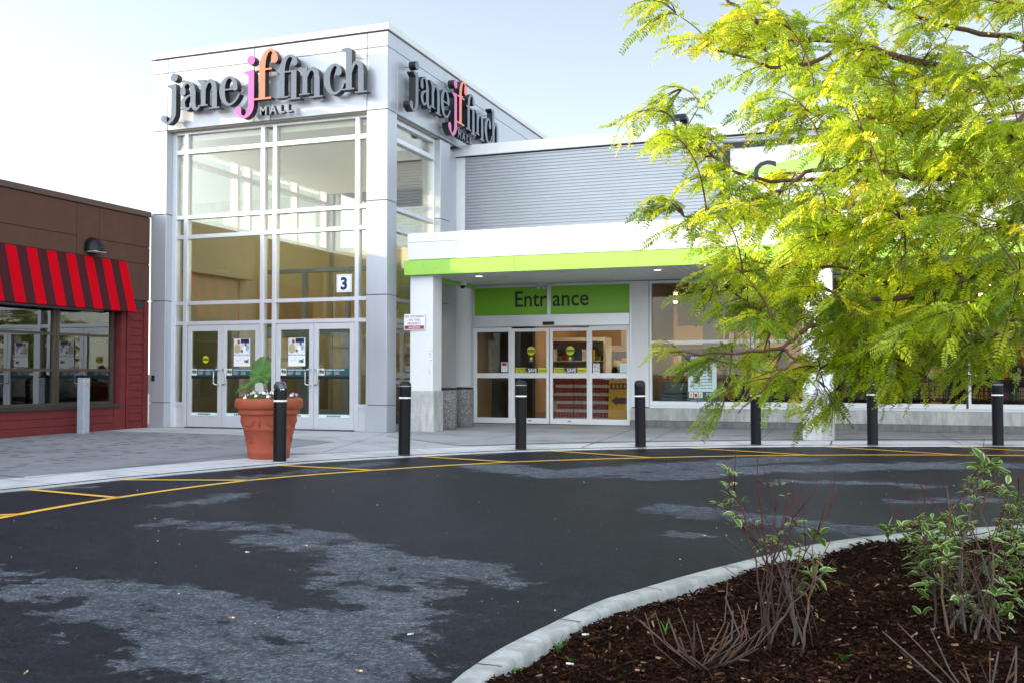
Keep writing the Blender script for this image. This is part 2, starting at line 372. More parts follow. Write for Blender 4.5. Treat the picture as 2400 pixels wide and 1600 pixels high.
def asphalt():
    t = NT('wet_asphalt'); c = t.coord(); at_ = t.new('ShaderNodeAttribute', attribute_name='dry')
    nA = t.noise(c, 2.3, 8, .68, .3); nB = t.noise(t.coord((1, 1.7, 1)), 3.6, 8, .72)
    e = t.math('ADD', at_.outputs['Fac'], t.math('MULTIPLY', t.math('SUBTRACT', t.math('MULTIPLY', t.math('ADD', nA, nB), .5), .5), 1.9))
    dry = t.ramp(t.math('ADD', t.math('MULTIPLY', e, 1.0), .5), [(.488, (0,)*3), (.515, (.75,)*3), (.60, (1,)*3)])
    v = t.new('ShaderNodeTexVoronoi'); v.inputs['Scale'].default_value = 190; t.link(c, v.inputs['Vector'])
    fine = t.noise(c, 140, 2, .6)
    patch = t.noise(c, .55, 5, .6)
    wet = t.ramp(patch, [(.3, (.007, .009, .0135)), (.7, (.017, .020, .027))])
    dryc = t.ramp(patch, [(.3, (.075, .084, .10)), (.75, (.12, .132, .152))])
    col = t.mix(dry, wet, dryc)
    agg = t.ramp(v.outputs['Color'], [(.0, (.62,)*3), (.78, (1.1,)*3), (.93, (1.5,)*3), (1.0, (3.0,)*3)])
    col = t.mix(1.0, col, agg, 'MULTIPLY')
    v2 = t.new('ShaderNodeTexVoronoi'); v2.inputs['Scale'].default_value = 70; t.link(c, v2.inputs['Vector'])
    col = t.mix(1.0, col, t.ramp(v2.outputs['Color'], [(0, (.55,)*3), (.6, (1.0,)*3), (1, (2.0,)*3)]), 'MULTIPLY')
    col = t.mix(1.0, col, t.ramp(t.noise(t.coord((1, 1.6, 1)), 7, 7, .75), [(.3, (.5,)*3), (.5, (1,)*3), (.72, (1.6,)*3)]), 'MULTIPLY')
    vc = t.new('ShaderNodeTexVoronoi', feature='DISTANCE_TO_EDGE'); vc.inputs['Scale'].default_value = .42
    wc = t.new('ShaderNodeVectorMath', operation='ADD'); nn_ = t.new('ShaderNodeTexNoise'); nn_.inputs['Scale'].default_value = 1.6; nn_.inputs['Detail'].default_value = 5; t.link(c, nn_.inputs['Vector']); t.link(c, wc.inputs[0]); t.link(nn_.outputs['Color'], wc.inputs[1]); t.link(wc.outputs[0], vc.inputs['Vector'])
    crk = t.mix(1, t.ramp(vc.outputs['Distance'], [(.0015, (1,)*3), (.004, (0,)*3)]), t.ramp(t.noise(c, .4, 2), [(.5, (0,)*3), (.56, (1,)*3)]), 'MULTIPLY')
    col = t.mix(crk, col, (.006, .006, .007))
    sp = t.new('ShaderNodeTexVoronoi'); sp.inputs['Scale'].default_value = 22; t.link(c, sp.inputs['Vector'])
    col = t.mix(t.ramp(sp.outputs['Distance'], [(.03, (.8,)*3), (.06, (0,)*3)]), col, (.26, .26, .25))
    t.link(col, t.p.inputs['Base Color'])
    t.link(t.ramp(dry, [(0, (.46,)*3), (1, (.82,)*3)]), t.p.inputs['Roughness'])
    t.p.inputs['Specular IOR Level'].default_value = .08
    t.bump(t.math('ADD', fine, t.math('MULTIPLY', v.outputs['Distance'], .8)), .5, .006); return t.m
o = np_mesh('asphalt_road', V, F, asphalt(), attr={'dry': ('POINT', field(XX.ravel(), YY.ravel()))})
tagp(o, 'dark parking lot asphalt with dried grey patches', kind='structure')

def paving(name, base, joints=(), stains=False, sc=1.0):
    t = NT(name); c = t.coord()
    n1 = t.noise(c, .9*sc, 8, .7); n2 = t.noise(t.coord((1, 5, 1)), 9, 4, .7); n3 = t.noise(c, 120, 2)
    cc = t.ramp(n1, [(.30, tuple(x*.5 for x in base)), (.5, base), (.75, tuple(min(1, x*1.2) for x in base))])
    cc = t.mix(t.ramp(n2, [(.35, (.45,)*3), (.7, (0,)*3)]), cc, tuple(x*.7 for x in base))
    if stains:
        v = t.new('ShaderNodeTexVoronoi', voronoi_dimensions='2D'); v.inputs['Scale'].default_value = 2.1; v.inputs['Randomness'].default_value = .8
        t.link(t.coord((1, 1.3, 1)), v.inputs['Vector'])
        dsum = t.math('ADD', v.outputs['Distance'], t.math('MULTIPLY', n2, .12))
        blot = t.ramp(dsum, [(.20, (1,)*3), (.25, (0,)*3)])
        sx_ = t.new('ShaderNodeSeparateXYZ'); t.link(c, sx_.inputs[0]); area = t.ramp(t.math('MULTIPLY_ADD', sx_.outputs[0], -.25, -2.1), [(.1, (0,)*3), (.4, (.85,)*3)])
        cc = t.mix(t.mix(1, blot, area, 'MULTIPLY'), cc, (.085, .06, .055))
    t.link(cc, t.p.inputs['Base Color']); t.p.inputs['Roughness'].default_value = .75
    t.bump(t.math('ADD', n3, n2), .3, .003); return t.m
pave_l = paving('curb_strip_concrete', (.60, .61, .62)); pave_m = paving('slab_concrete', (.235, .245, .265), stains=True); pave_d = paving('broom_concrete', (.34, .345, .35))
# pavement: a body up to z=0 with a pale curb strip along its edge and joints cut between the slabs
body = MB(); out = CURBS; inn = inset(out, .95)
J0 = [tuple(p) for p in out]
def ribbon(mb, A, B, z, z0=None):
    n = len(A); v = [(x, y, z) for x, y in A] + [(x, y, z) for x, y in B]
    f = [(i+1, i, n+i, n+i+1) for i in range(n-1)]; f = [tuple(reversed(q)) for q in f]; mb.add(v, f)
    if z0 is not None:
        v = [(x, y, z) for x, y in A] + [(x, y, z0) for x, y in A]
        mb.add(v, [(i, i+1, n+i+1, n+i) for i in range(n-1)])
e1 = inset(out, .02)
ribbon(body, out, e1, -.008, AZ-.02); ribbon(body, e1, inn, 0)
far = [(x, y) for x, y in inn]
n = len(far); gi = [(x-.012, y+.006) for x, y in inn]
body.build('pavement_curb_strip', pave_l, label='pale concrete strip along the pavement edge', kind='structure')
slab = MB(); gap = inset(out, .965)
n = len(gap)
bk = [(-30, y) if i < n*.32 else (x-30*(1-min(1, (i-n*.32)/(n*.25))), 45) for i, (x, y) in enumerate(gap)]
ribbon(slab, gap, bk, 0.0, -.02)
slab.build('pavement', pave_m, label='grey concrete pavement in front of the shops', kind='structure')
def poly_sheet(mb, pts, z): mb.add([(x, y, z) for x, y in pts], [tuple(range(len(pts)))])
sd = MB(); poly_sheet(sd, [(-8.3, 16.2), (-6.2, 14.55), (-4.6, 15.9), (-1.2, 18.0), (2, 19.1), (9, 20.6), (9, 20.88), (-4.7, 20.88), (-4.7, 21.05), (-8.6, 21.05), (-8.6, 17.0)], .006)
inb = [p for p in inn if 12.3 < p[1] < 14.6]
s2_ = MB(); poly_sheet(s2_, [(-14.4, 15.8), (-11.3, 15.7), (-9.2, 14.95), (-8.45, 14.6), (-8.37, 12.3)]+inb+[(-6.2, 14.5), (-8.3, 16.15), (-8.62, 17.0), (-8.62, 17.2), (-14.4, 17.2)], .003)
s2_.build('pavement_door_slab', paving('pale_slab_concrete', (.43, .44, .45)), label='paler concrete in front of the tower doors', kind='structure')
sd.build('pavement_store_apron', pave_d, label='broom finished concrete under the store canopy', kind='structure')
jn = MB(); jm = M('pavement_joint', (.035, .035, .035), .9)
def joint(p, q, wdt=.012, z=.008):
    p = Vector((*p, 0)); q = Vector((*q, 0)); t = (q-p).normalized(); s_ = Vector((-t.y, t.x, 0))*wdt/2
    jn.add([(p+s_)[:2]+(z,), (p-s_)[:2]+(z,), (q-s_)[:2]+(z,), (q+s_)[:2]+(z,)], [(0, 1, 2, 3)])
for a, b, w_ in [((-9.7, 8.7), (-8.75, 8.45), .02), ((-8.7, 8.45), (-8.35, 11.9), .022), ((-8.35, 11.9), (-8.45, 14.6), .02), ((-4.25, 14.8), (-4.7, 20.8), .018), ((-.67, 16.75), (-.75, 20.8), .02), ((-1.82, 16.3), (-1.95, 20.8), .012),
                 ((-3.5, 15.3), (-3.85, 20.8), .012), ((-8.9, 15.3), (-6.1, 13.1), .01), ((-14.3, 14.9), (-9, 14.6), .01), ((-14.3, 11.5), (-8.5, 11.7), .01), ((-11.3, 17.2), (-11.4, 8), .01),
                 ((1.3, 17.6), (1.1, 20.8), .012), ((-6.3, 16.0), (-6.2, 21.0), .01), ((-8.8, 17.2), (-7.5, 12.6), .008)]: joint(a, b, w_)
for k in range(3, 110, 7):
    if k < len(CURBS)-1: joint(CURBS[k], inn[k], .008, .003)
jn.build('pavement_joints', jm, label='dark joint lines in the pavement', kind='structure')

# yellow painted lines
yl = NT('worn_yellow_paint'); c = yl.coord(); wear = yl.ramp(yl.noise(c, 26, 6, .75), [(.27, (.28, .17, .03)), (.37, (.80, .43, .02)), (.7, (.86, .50, .03))])
yl.link(yl.mix(yl.ramp(yl.noise(c, .8, 2), [(.4, (0,)*3), (.6, (.35,)*3)]), wear, (.66, .40, .10)), yl.p.inputs['Base Color']); yl.p.inputs['Roughness'].default_value = .6
def line(mb, P, w_, z):
    A = inset(P, w_/2); B = inset(P, -w_/2); ribbon(mb, B, A, z)
ym = MB(); main = catmull([(-6.3, 2.2), (-6.55, 4.5), (-6.70, 6.2), (-6.74, 7.55), (-6.48, 9.26), (-5.76, 10.72), (-4.58, 12.35), (-2.97, 13.68), (-.97, 14.88), (1.97, 15.9), (6, 16.7), (20, 17.5)], 10)
line(ym, main, .09, AZ+.004)
ym.build('painted_curve_line', yl.m, label='long curving yellow line painted on the asphalt', kind='structure')
ym = MB()
for a, b in [((-8.02, 7.80), (-6.72, 7.58)), ((-7.80, 8.86), (-6.45, 9.3)), ((-7.10, 10.92), (-5.72, 10.78)), ((-6.02, 12.75), (-4.55, 12.38)), ((-4.62, 14.36), (-2.95, 13.70)),
             ((-2.78, 15.66), (-.93, 14.90)), ((-.80, 16.68), (1.15, 15.64)), ((1.05, 17.38), (3.2, 16.25)), ((-8.2, 5.0), (-6.7, 6.42)), ((3.2, 18.0), (5.5, 16.7))]:
    line(ym, [a, ((a[0]+b[0])/2, (a[1]+b[1])/2), b], .085, AZ+.008)
ym.build('painted_hatch_lines', yl.m, label='short yellow hatch lines beside the pavement', kind='structure')

# ---------------------------------------------------------------- entrance tower
TX0, TX1, TY = -14.46, -8.85, 17.23
tower = thing('entrance_tower', 'tall silver glass entrance tower carrying the jane finch mall letters', 'building', (-11.6, TY, 0))
SE = [0, .52, 2.66, 4.50, 6.28]
pil = MB(); g = .006
def panels(mb, x0, x1, y0, y1, zs):                 # cladding boxes with open joints over a dark core
    mb.mat(1).box(x0+.03, x1-.03, y0+.03, y1-.03, zs[0], zs[-1]-.01); mb.mat(0)
    for a, b in zip(zs[:-1], zs[1:]): mb.box(x0, x1, y0, y1, a+(g if a else 0), b-g, .006)
panels(pil, -14.46, -14.07, TY, 17.62, SE); pil.build('corner_pillar', [silver, darkgap], tower)
pil = MB(); panels(pil, -9.30, -8.85, TY, 17.65, SE); pil.build('corner_pillar', [silver, darkgap], tower)
pil = MB(); panels(pil, -9.25, -8.85, 19.75, 20.29, SE[:-1]+[6.24]); pil.build('corner_pillar', [silver, darkgap], tower)
pil = MB(); pil.box(-14.46, -14.12, 24.2, 24.6, 0, 6.27, .006); pil.build('rear_pillar', silver, tower); pil = MB(); pil.box(-9.2, -8.85, 24.2, 24.6, 0, 6.24, .006); pil.build('rear_pillar', silver, tower)
band = MB(); band.mat(1).box(-14.42, -8.89, TY+.04, 27.9, 6.30, 7.86)
band.mat(0)
for za, zb in ((6.285, 7.505), (7.515, 7.805)):
    xs_ = [-14.46, -14.06, -11.90, -11.51, -9.30, -8.85]
    for a, b in zip(xs_[:-1], xs_[1:]): band.box(a+(0 if a < -14.4 else g), b-(g if b < -8.9 else 0), TY, TY+.05, za, zb, .004)
    ys_ = [TY+.055, 17.65, 19.95, 20.42, 23.1, 25.2, 25.8, 28.0]
    for a, b in zip(ys_[:-1], ys_[1:]): band.box(-8.90, -8.85, a+g, b-g, za, zb, .004)
    for a, b in zip(ys_[:-1], ys_[1:]): band.box(-14.46, -14.41, a+g, b-g, za, zb, .004)
band.mat(2).box(-14.40, -8.92, TY+.055, 17.60, 6.262, 6.295); band.box(-9.30, -8.92, 17.61, 20.6, 6.262, 6.295)
band.build('sign_band', [silver, darkgap, M('soffit_grey', (.30, .30, .27), .6)], tower)
cp = MB(); cp.box(-14.50, -8.81, TY-.04, 28.05, 7.825, 7.955, .006)
for x in (-13.0, -10.9): cp.box(x, x+.03, TY-.048, TY-.03, 7.83, 7.958)
for y in (18.9, 21.1, 23.2, 25.4): cp.box(-8.82, -8.802, y, y+.02, 7.83, 7.957)
cp.build('coping', coping, tower)
# front curtain wall
VX = [(-14.07, -13.96), (-13.77, -13.67), (-11.86, -11.77), (-11.57, -11.48), (-9.66, -9.57)]
HZ = [(6.21, 6.27), (5.79, 5.88), (4.40, 4.48), (3.98, 4.06), (2.575, 2.65), (2.15, 2.225)]
cw = MB()
for a, b in VX: cw.box(a, b, 17.42, 17.56, 0, 6.262, .004)
cw.box(-9.36, -9.31, 17.42, 17.56, 0, 6.262)
segs = [(-13.96, -13.77), (-13.67, -11.86), (-11.77, -11.57), (-11.48, -9.66), (-9.57, -9.36)]
for a, b in segs:
    for z0, z1 in HZ: cw.box(a, b, 17.424, 17.556, z0, z1)
for a, b in (segs[0], segs[2], segs[4]):
    cw.box(a, b, 17.424, 17.556, .46, .53); cw.box(a, b, 17.45, 17.53, .05, .46); cw.box(a, b, 17.428, 17.552, 0, .05)
cwo = cw.build('curtain_wall', alu, tower)
gm = MB()
for a, b in segs:
    for (z0, _), (_, z1) in zip([(6.21, 0), (5.79, 0), (4.40, 0), (3.98, 0), (2.575, 0)], [(0, 5.88), (0, 4.48), (0, 4.06), (0, 2.65), (0, 2.225)]): gm.box(a-.01, b+.01, 17.485, 17.497, z1-.01, z0+.01)
for a, b in (segs[0], segs[2], segs[4]): gm.box(a-.01, b+.01, 17.485, 17.497, .52, 2.16)
gm.build('glazing', gl_tower, cwo)
# right curtain wall (facing +X)
cw = MB(); YS = [(17.66, 17.74), (19.74, 19.86), (20.06, 20.2)]
for a, b in YS: cw.box(-9.14, -9.00, a, b, 0, 6.25, .004)
for a, b in ((17.74, 19.74), (19.86, 20.06)):
    for z0, z1 in [(6.17, 6.25)] + HZ[1:] + [(.93, 1.0), (.0, .12)]: cw.box(-9.137, -9.004, a, b, z0, z1)
cwo = cw.build('side_curtain_wall', alu, tower)
gm = MB(); gm.box(-9.075, -9.065, 17.73, 19.75, .11, 6.18); gm.box(-9.075, -9.065, 19.85, 20.07, .11, 6.18); gm.build('glazing', gl_tower, cwo)
# left + rear clerestory
cw = MB()
for y in (17.62, 20.0, 20.5, 22.6, 24.1): cw.box(-14.44, -14.26, y, y+.1, 4.55, 6.27)
for z0, z1 in ((4.50, 4.60), (5.79, 5.88), (6.2, 6.27)):
    for a, b in ((17.72, 20.0), (20.1, 20.5), (20.6, 22.6), (22.7, 24.1)): cw.box(-14.435, -14.265, a, b, z0, z1)
for x in (-14.1, -12.4, -10.7, -9.3): cw.box(x, x+.1, 24.3, 24.45, 4.55, 6.27)
for z0, z1 in ((4.50, 4.60), (6.2, 6.27)):
    for a, b in ((-14.0, -12.4), (-12.3, -10.7), (-10.6, -9.3)): cw.box(a, b, 24.305, 24.445, z0, z1)
cwo = cw.build('clerestory_window', alu, tower)
gm = MB(); gm.box(-14.36, -14.35, 17.7, 24.12, 4.58, 6.22); gm.box(-14.02, -9.28, 24.37, 24.38, 4.58, 6.22); gm.build('glazing', gl_tower, cwo)
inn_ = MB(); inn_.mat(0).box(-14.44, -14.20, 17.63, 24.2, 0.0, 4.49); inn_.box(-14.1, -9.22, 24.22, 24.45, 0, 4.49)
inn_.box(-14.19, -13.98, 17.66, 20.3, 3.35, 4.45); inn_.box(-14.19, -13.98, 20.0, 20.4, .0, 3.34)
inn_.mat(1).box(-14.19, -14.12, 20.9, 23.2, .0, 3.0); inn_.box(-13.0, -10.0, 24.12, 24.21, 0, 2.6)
inn_.mat(5).box(-14.195, -14.17, 17.66, 20.0, .02, 2.12); inn_.box(-14.195, -14.17, 20.4, 24.1, .02, 1.0)  # darker olive sheets over the lower part of the lobby's left wall
inn_.mat(2).box(-14.2, -9.2, 17.6, 24.2, 6.10, 6.255)
inn_.mat(3).box(-14.07, -9.2, 17.56, 24.2, .004, .02)
inn_.mat(0).box(-9.20, -9.10, 20.35, 24.2, 0.02, 6.0)
inn_.mat(4).box(-9.09, -9.03, 20.30, 21.04, 0, 6.22, .004)
inn_.build('lobby_interior', [tan_w, tan_d, ceil_w, tile_m, silver, M('olive_lower_wall', (.17, .16, .08), .6)], tower)
pt = MB()
for x in (-13.9, -12.75, -11.6, -11.0, -9.95, -9.3): pt.box(x, x+.1, 20.45, 20.58, .02, 3.6)
for z in (2.15, 3.52):
    for a, b in ((-13.8, -12.75), (-12.65, -11.6), (-11.5, -11.0), (-10.9, -9.95), (-9.85, -9.3)): pt.box(a, b, 20.455, 20.575, z, z+.09)
for a, b in ((-13.8, -12.75), (-12.65, -11.6), (-10.9, -9.95)):
    pt.box(a, a+.09, 20.48, 20.55, .03, 2.14); pt.box(b-.09, b, 20.48, 20.55, .03, 2.14); pt.box(a+.09, b-.09, 20.48, 20.55, .03, .3)
    pt.box(a+.09, b-.09, 20.48, 20.55, 2.02, 2.14)
po = pt.build('vestibule_screen', bluegrey, tower)
gm = MB(); gm.box(-13.85, -9.3, 20.51, 20.518, .25, 3.55); gm.build('glazing', gl_tower, po)
# doors
doors = [(-13.655, -12.79, 1), (-12.78, -11.87, -1), (-11.47, -10.595, 1), (-10.585, -9.67, -1)]
for i, (a, b, hs) in enumerate(doors):
    db = MB(); y0, y1 = 17.435, 17.49
    db.box(a, a+.10, y0, y1, .02, 2.14, .003); db.box(b-.10, b, y0, y1, .02, 2.14, .003)
    db.box(a+.10, b-.10, y0+.002, y1-.002, .02, .25); db.box(a+.10, b-.10, y0+.002, y1-.002, 2.02, 2.14)
    do = db.build('door', alu, tower)
    p = MB(); p.box(a+.09, b-.09, 17.46, 17.468, .24, 2.03); p.build('glazing', gl_tower, do)
    hx = b-.055 if hs > 0 else a+.055; hb = MB()
    ox = -.085*hs
    hb.tube([(hx, 17.436, .90), (hx, 17.37, .90), (hx+ox*.15, 17.355, .905), (hx+ox, 17.355, .92), (hx+ox, 17.355, .96), (hx+ox, 17.355, 1.16), (hx+ox, 17.355, 1.20), (hx+ox*.15, 17.355, 1.215), (hx, 17.37, 1.22), (hx, 17.436, 1.22)], .014, 8)
    hb.build('handle', steel, do, True)
    gs = MB(); gs.mat(0).rect(a+.105, b-.105, .255, .32, 17.457)
    gs.mat(1)
    for k in range(7): gs.rect((a+b)/2-.16+k*.045, (a+b)/2-.13+k*.045, .27, .305, 17.455)
    gs.build('kick_strip', [paleb, teal_p], do)
th = MB(); th.box(-13.69, -9.64, 17.40, 17.6, .005, .018); th.build('threshold', bronze_d, tower)

# ---- stickers and posters on the tower doors
def mullbar(a, b, nm):
    m = MB(); m.mat(0).rect(a+.1, b-.1, 1.03, 1.235, 17.452); m.mat(1).rect(a+.1, b-.1, 1.03, 1.085, 17.4505)
    m.mat(2).rect(a+.105, a+.24, 1.10, 1.235, 17.4495); m.mat(3).disc(a+.15, 1.18, .032, 17.448, 12, 1.3); m.disc(a+.205, 1.17, .03, 17.448, 12, 1.3)
    m.mat(4).text('SHOPPING CENTRE HOURS', .034, a+.27, 1.197, 17.448, 'LEFT', bold=.0008)
    m.mat(5)
    for k in range(3): m.rect(a+.27, a+.27+(.12, .14, .10)[k], 1.165-k*.022, 1.174-k*.022, 17.448); m.rect(a+.46, a+.46+(.12, .11, .12)[k], 1.165-k*.022, 1.174-k*.022, 17.448)
    return m.build('door_band_sticker', [teal_p, black_t, paleb, skin_p, paper, lgrey_p], None, label=nm, cat='sticker', group='teal opening hours bands on the tower doors')
for (a, b, _), nm in zip(doors, ('teal shopping centre hours band across the leftmost glass door', 'teal hours band on the door behind the big taro leaf, below a poster',
                                 'teal hours band under the poster on the left leaf of the right door pair', 'teal hours band across the rightmost tower door, the one without poster')): mullbar(a, b, nm)
def poster(x0, nm):
    m = MB(); y = 17.452; x1 = x0+.40; z0, z1 = 1.285, 1.855; e = .0015
    m.mat(0).rect(x0, x1, z0, z1, y)
    m.mat(1).rect(x0, x1, 1.56, z1, y-e)
    m.mat(2).disc(x0+.085, 1.645, .078, y-2*e, 16, 1.25)
    m.mat(5).rect(x0+.17, x0+.37, 1.76, 1.845, y-1.2*e); m.mat(3).disc(x0+.12, 1.785, .034, y-3*e, 14, 1.3); m.disc(x0+.29, 1.735, .028, y-3*e, 14, 1.3); m.disc(x0+.2, 1.60, .03, y-3*e)
    m.mat(0).disc(x0+.29, 1.63, .085, y-2.5*e, 16, .9)
    m.mat(4).disc(x0+.33, 1.66, .04, y-3.2*e, 12, 1.6)
    m.mat(5)
    for k in range(5): m.rect(x0+.2+k*.035, x0+.222+k*.035, 1.80, 1.83, y-3*e)
    m.text('Give Dad The Best!', .05, x0+.2, 1.50, y-e, bold=.0004)
    m.mat(3).text('JUNE 18 - 21', .018, x0+.2, 1.455, y-e)
    m.mat(6).rect(x0+.05, x0+.20, 1.415, 1.42, y-e); m.rect(x0+.05, x0+.17, 1.395, 1.40, y-e)
    m.mat(7).disc(x0+.31, 1.385, .035, y-e, 8); m.rect(x0+.25, x0+.27, 1.36, 1.42, y-e); m.rect(x0+.34, x0+.36, 1.355, 1.44, y-e)
    return m.build('poster', [paper, M('poster_photo', (.62, .60, .60), .5), beige_p, skin_p, blue_p, navy, lgrey_p, M('poster_green', (.03, .12, .05), .5)], None, label=nm, cat='poster', group='posters taped inside the tower doors')
poster(-12.50, 'white photo poster left of the taro leaf, on the left door pair')
poster(-11.19, 'white poster with photo above text on the door right of the taro leaf')
ns = MB(); ns.mat(0).box(-10.075, -9.735, 17.436, 17.446, 2.745, 3.10, .003); ns.mat(1)
for a in ((-10.055, -9.755, 2.765, 2.77), (-10.055, -9.755, 3.075, 3.08), (-10.055, -10.05, 2.765, 3.08), (-9.76, -9.755, 2.765, 3.08)): ns.rect(a[0], a[1], a[2], a[3], 17.4345)
ns.text('3', .33, -9.905, 2.805, 17.4342, bold=.014)
ns.build('number_sign', [paper, navy], None, label='white square sign with navy number 3 on the tower glass', cat='sign')
yc = MB(); yc.mat(0).disc(-13.20, 1.43, .078, 17.452); yc.mat(1).rect(-13.272, -13.128, 1.405, 1.455, 17.4505); yc.mat(0).text('CAUTION', .032, -13.2, 1.419, 17.449); yc.mat(1).text('AUTOMATIC', .016, -13.2, 1.475, 17.4505); yc.text('DOOR', .018, -13.2, 1.378, 17.4505)
yc.build('caution_sticker', [yellow_p, black_t], None, label='round yellow caution sticker on the leftmost glass tower door', cat='sticker')
# welcome board standing inside the lobby
wb = MB(); wb.mat(0).box(-13.42, -12.42, 19.9, 19.95, 1.12, 1.95); wb.mat(1).text('Please come in', .155, -12.92, 1.42, 19.895, bold=.002)
wb.mat(2).box(-13.35, -13.31, 19.91, 19.94, .02, 1.12); wb.box(-12.53, -12.49, 19.91, 19.94, .02, 1.12)
wb.build('welcome_board', [M('cream_board', (.62, .48, .26), .6), M('brown_lettering', (.07, .035, .02), .6), bluegrey], None, label='cream please come in board standing inside the glass lobby', cat='sign')
dr = MB(); dr.box(-14.44, -14.32, 17.195, 17.225, 1.30, 1.30+.16, .01)
dr = MB(); dr.box(-14.385, -14.315, 17.19, 17.229, .98, 1.10, .008); dr.build('card_reader', black_p, None, label='small black card reader on the left tower pillar', cat='reader')

# ---------------------------------------------------------------- big letters
def sd_caps(PX, PZ, pts):
    best = np.full(PX.shape, 1e9)
    for (ax, az, ar), (bx, bz, br) in zip(pts[:-1], pts[1:]):
        dx, dz = bx-ax, bz-az; L = dx*dx+dz*dz+1e-12; t = np.clip(((PX-ax)*dx+(PZ-az)*dz)/L, 0, 1)
        best = np.minimum(best, np.hypot(PX-ax-t*dx, PZ-az-t*dz) - (ar+(br-ar)*t))
    return best
def sd_poly(PX, PZ, P):
    a = sum(P[i][0]*P[(i+1) % len(P)][1]-P[(i+1) % len(P)][0]*P[i][1] for i in range(len(P)))
    if a < 0: P = P[::-1]
    best = np.full(PX.shape, -1e9)
    for i in range(len(P)):
        (ax, az), (bx, bz) = P[i], P[(i+1) % len(P)]; L = math.hypot(bx-ax, bz-az)
        best = np.maximum(best, ((PX-ax)*(bz-az)-(PZ-az)*(bx-ax))/L)
    return best
def contours(parts, h=.0085):
    allp = [p[:2] for k, P in parts for p in P]; xs_ = [p[0] for p in allp]; zs_ = [p[1] for p in allp]
    gx = np.arange(min(xs_)-.14, max(xs_)+.14, h); gz = np.arange(min(zs_)-.14, max(zs_)+.14, h); PX, PZ = np.meshgrid(gx, gz)
    D = np.full(PX.shape, 1e9)
    for k, P in parts:
        if k == 's':
            Q = catmull(P, 5) if len(P) > 2 else P; D = np.minimum(D, sd_caps(PX, PZ, [tuple(q) for q in Q]))
        elif k == 'b': (a, c_), (b, e_) = P; D = np.minimum(D, sd_poly(PX, PZ, [(a, c_), (b, c_), (b, e_), (a, e_)]))
        else: D = np.minimum(D, sd_poly(PX, PZ, list(P)))
    D = np.where(np.abs(D) < 1e-7, 1e-7, D); nz_, nx_ = D.shape; seg = {}
    def E(kind, i, j):
        if kind == 'h': t = D[i, j]/(D[i, j]-D[i, j+1]); return (gx[j]+t*h, gz[i])
        t = D[i, j]/(D[i, j]-D[i+1, j]); return (gx[j], gz[i]+t*h)
    S = D < 0
    act = np.argwhere(~((S[:-1, :-1] == S[:-1, 1:]) & (S[:-1, :-1] == S[1:, 1:]) & (S[:-1, :-1] == S[1:, :-1])))
    for i, j in act:
        b_, r_, t_, l_ = ('h', i, j), ('v', i, j+1), ('h', i+1, j), ('v', i, j)
        c0, c1, c2, c3 = S[i, j], S[i, j+1], S[i+1, j+1], S[i+1, j]; k = c0+2*c1+4*c2+8*c3
        tab = {1: [(l_, b_)], 2: [(b_, r_)], 3: [(l_, r_)], 4: [(r_, t_)], 5: [(l_, b_), (r_, t_)], 6: [(b_, t_)], 7: [(l_, t_)], 8: [(t_, l_)], 9: [(t_, b_)], 10: [(b_, r_), (t_, l_)], 11: [(t_, r_)], 12: [(r_, l_)], 13: [(r_, b_)], 14: [(b_, l_)]}
        for a, b in tab[int(k)]: seg.setdefault(a, []).append(b)
    loops = []
    while seg:
        st = next(iter(seg)); cur = st; lp = []
        while cur in seg:
            lp.append(E(*cur)); nx2 = seg[cur].pop(0)
            if not seg[cur]: del seg[cur]
            cur = nx2
            if cur == st: break
        if len(lp) > 8:
            keep = [lp[0]]
            for i in range(1, len(lp)-1):            # drop points lying on a straight run
                (ax, az), (bx, bz), (cx, cz) = keep[-1], lp[i], lp[i+1]; L = math.hypot(cx-ax, cz-az)
                if L > .16 or abs((bx-ax)*(cz-az)-(bz-az)*(cx-ax))/max(L, 1e-9) > .0005: keep.append(lp[i])
            loops.append([(x+rnd.uniform(-1, 1)*1e-5, z+rnd.uniform(-1, 1)*1e-5) for x, z in keep])
    return loops
def letter(parts, depth, face, mp, parent, nm='letter'):
    loops = contours(parts)
    cu = bpy.data.curves.new('l', 'CURVE'); cu.dimensions = '2D'; cu.fill_mode = 'BOTH'; cu.extrude = depth/2
    for lp in loops:
        sp = cu.splines.new('POLY'); sp.points.add(len(lp)-1); sp.use_cyclic_u = True
        for p, (x, z) in zip(sp.points, lp): p.co = (x, z, 0, 1)
    ob = bpy.data.objects.new('l', cu); me = bpy.data.meshes.new_from_object(ob)
    mb = MB(); co = [v.co.copy() for v in me.vertices]
    vv = [mp(v.x, v.y, v.z) for v in co]; fr = []; mi = []
    for p in me.polygons:
        n_ = p.normal; fr.append(tuple(p.vertices)); c_ = sum((co[i].z for i in p.vertices))/len(p.vertices)
        mi.append(0 if (abs(n_.z) > .9 and c_ > 0) else 1)
    mb.v = vv; mb.f = fr; mb.m = mi
    o_ = mb.build(nm, [face, dark_l], parent)
    bpy.data.objects.remove(ob); bpy.data.curves.remove(cu); bpy.data.meshes.remove(me)
    return o_
def nglyph(s): return [('b', [(-13.02+s, 6.655), (-12.91+s, 7.12)]), ('p', [(-13.11+s, 7.17), (-13.11+s, 7.195), (-12.92+s, 7.185), (-12.91+s, 7.10), (-13.02+s, 7.09)]), ('b', [(-13.10+s, 6.645), (-12.85+s, 6.67)]),
    ('s', [(-12.925+s, 6.98, .012), (-12.87+s, 7.12, .03), (-12.79+s, 7.15, .038), (-12.715+s, 7.08, .052), (-12.69+s, 6.93, .06)]), ('b', [(-12.75+s, 6.585), (-12.63+s, 6.95)]), ('b', [(-12.83+s, 6.57), (-12.56+s, 6.597)])]
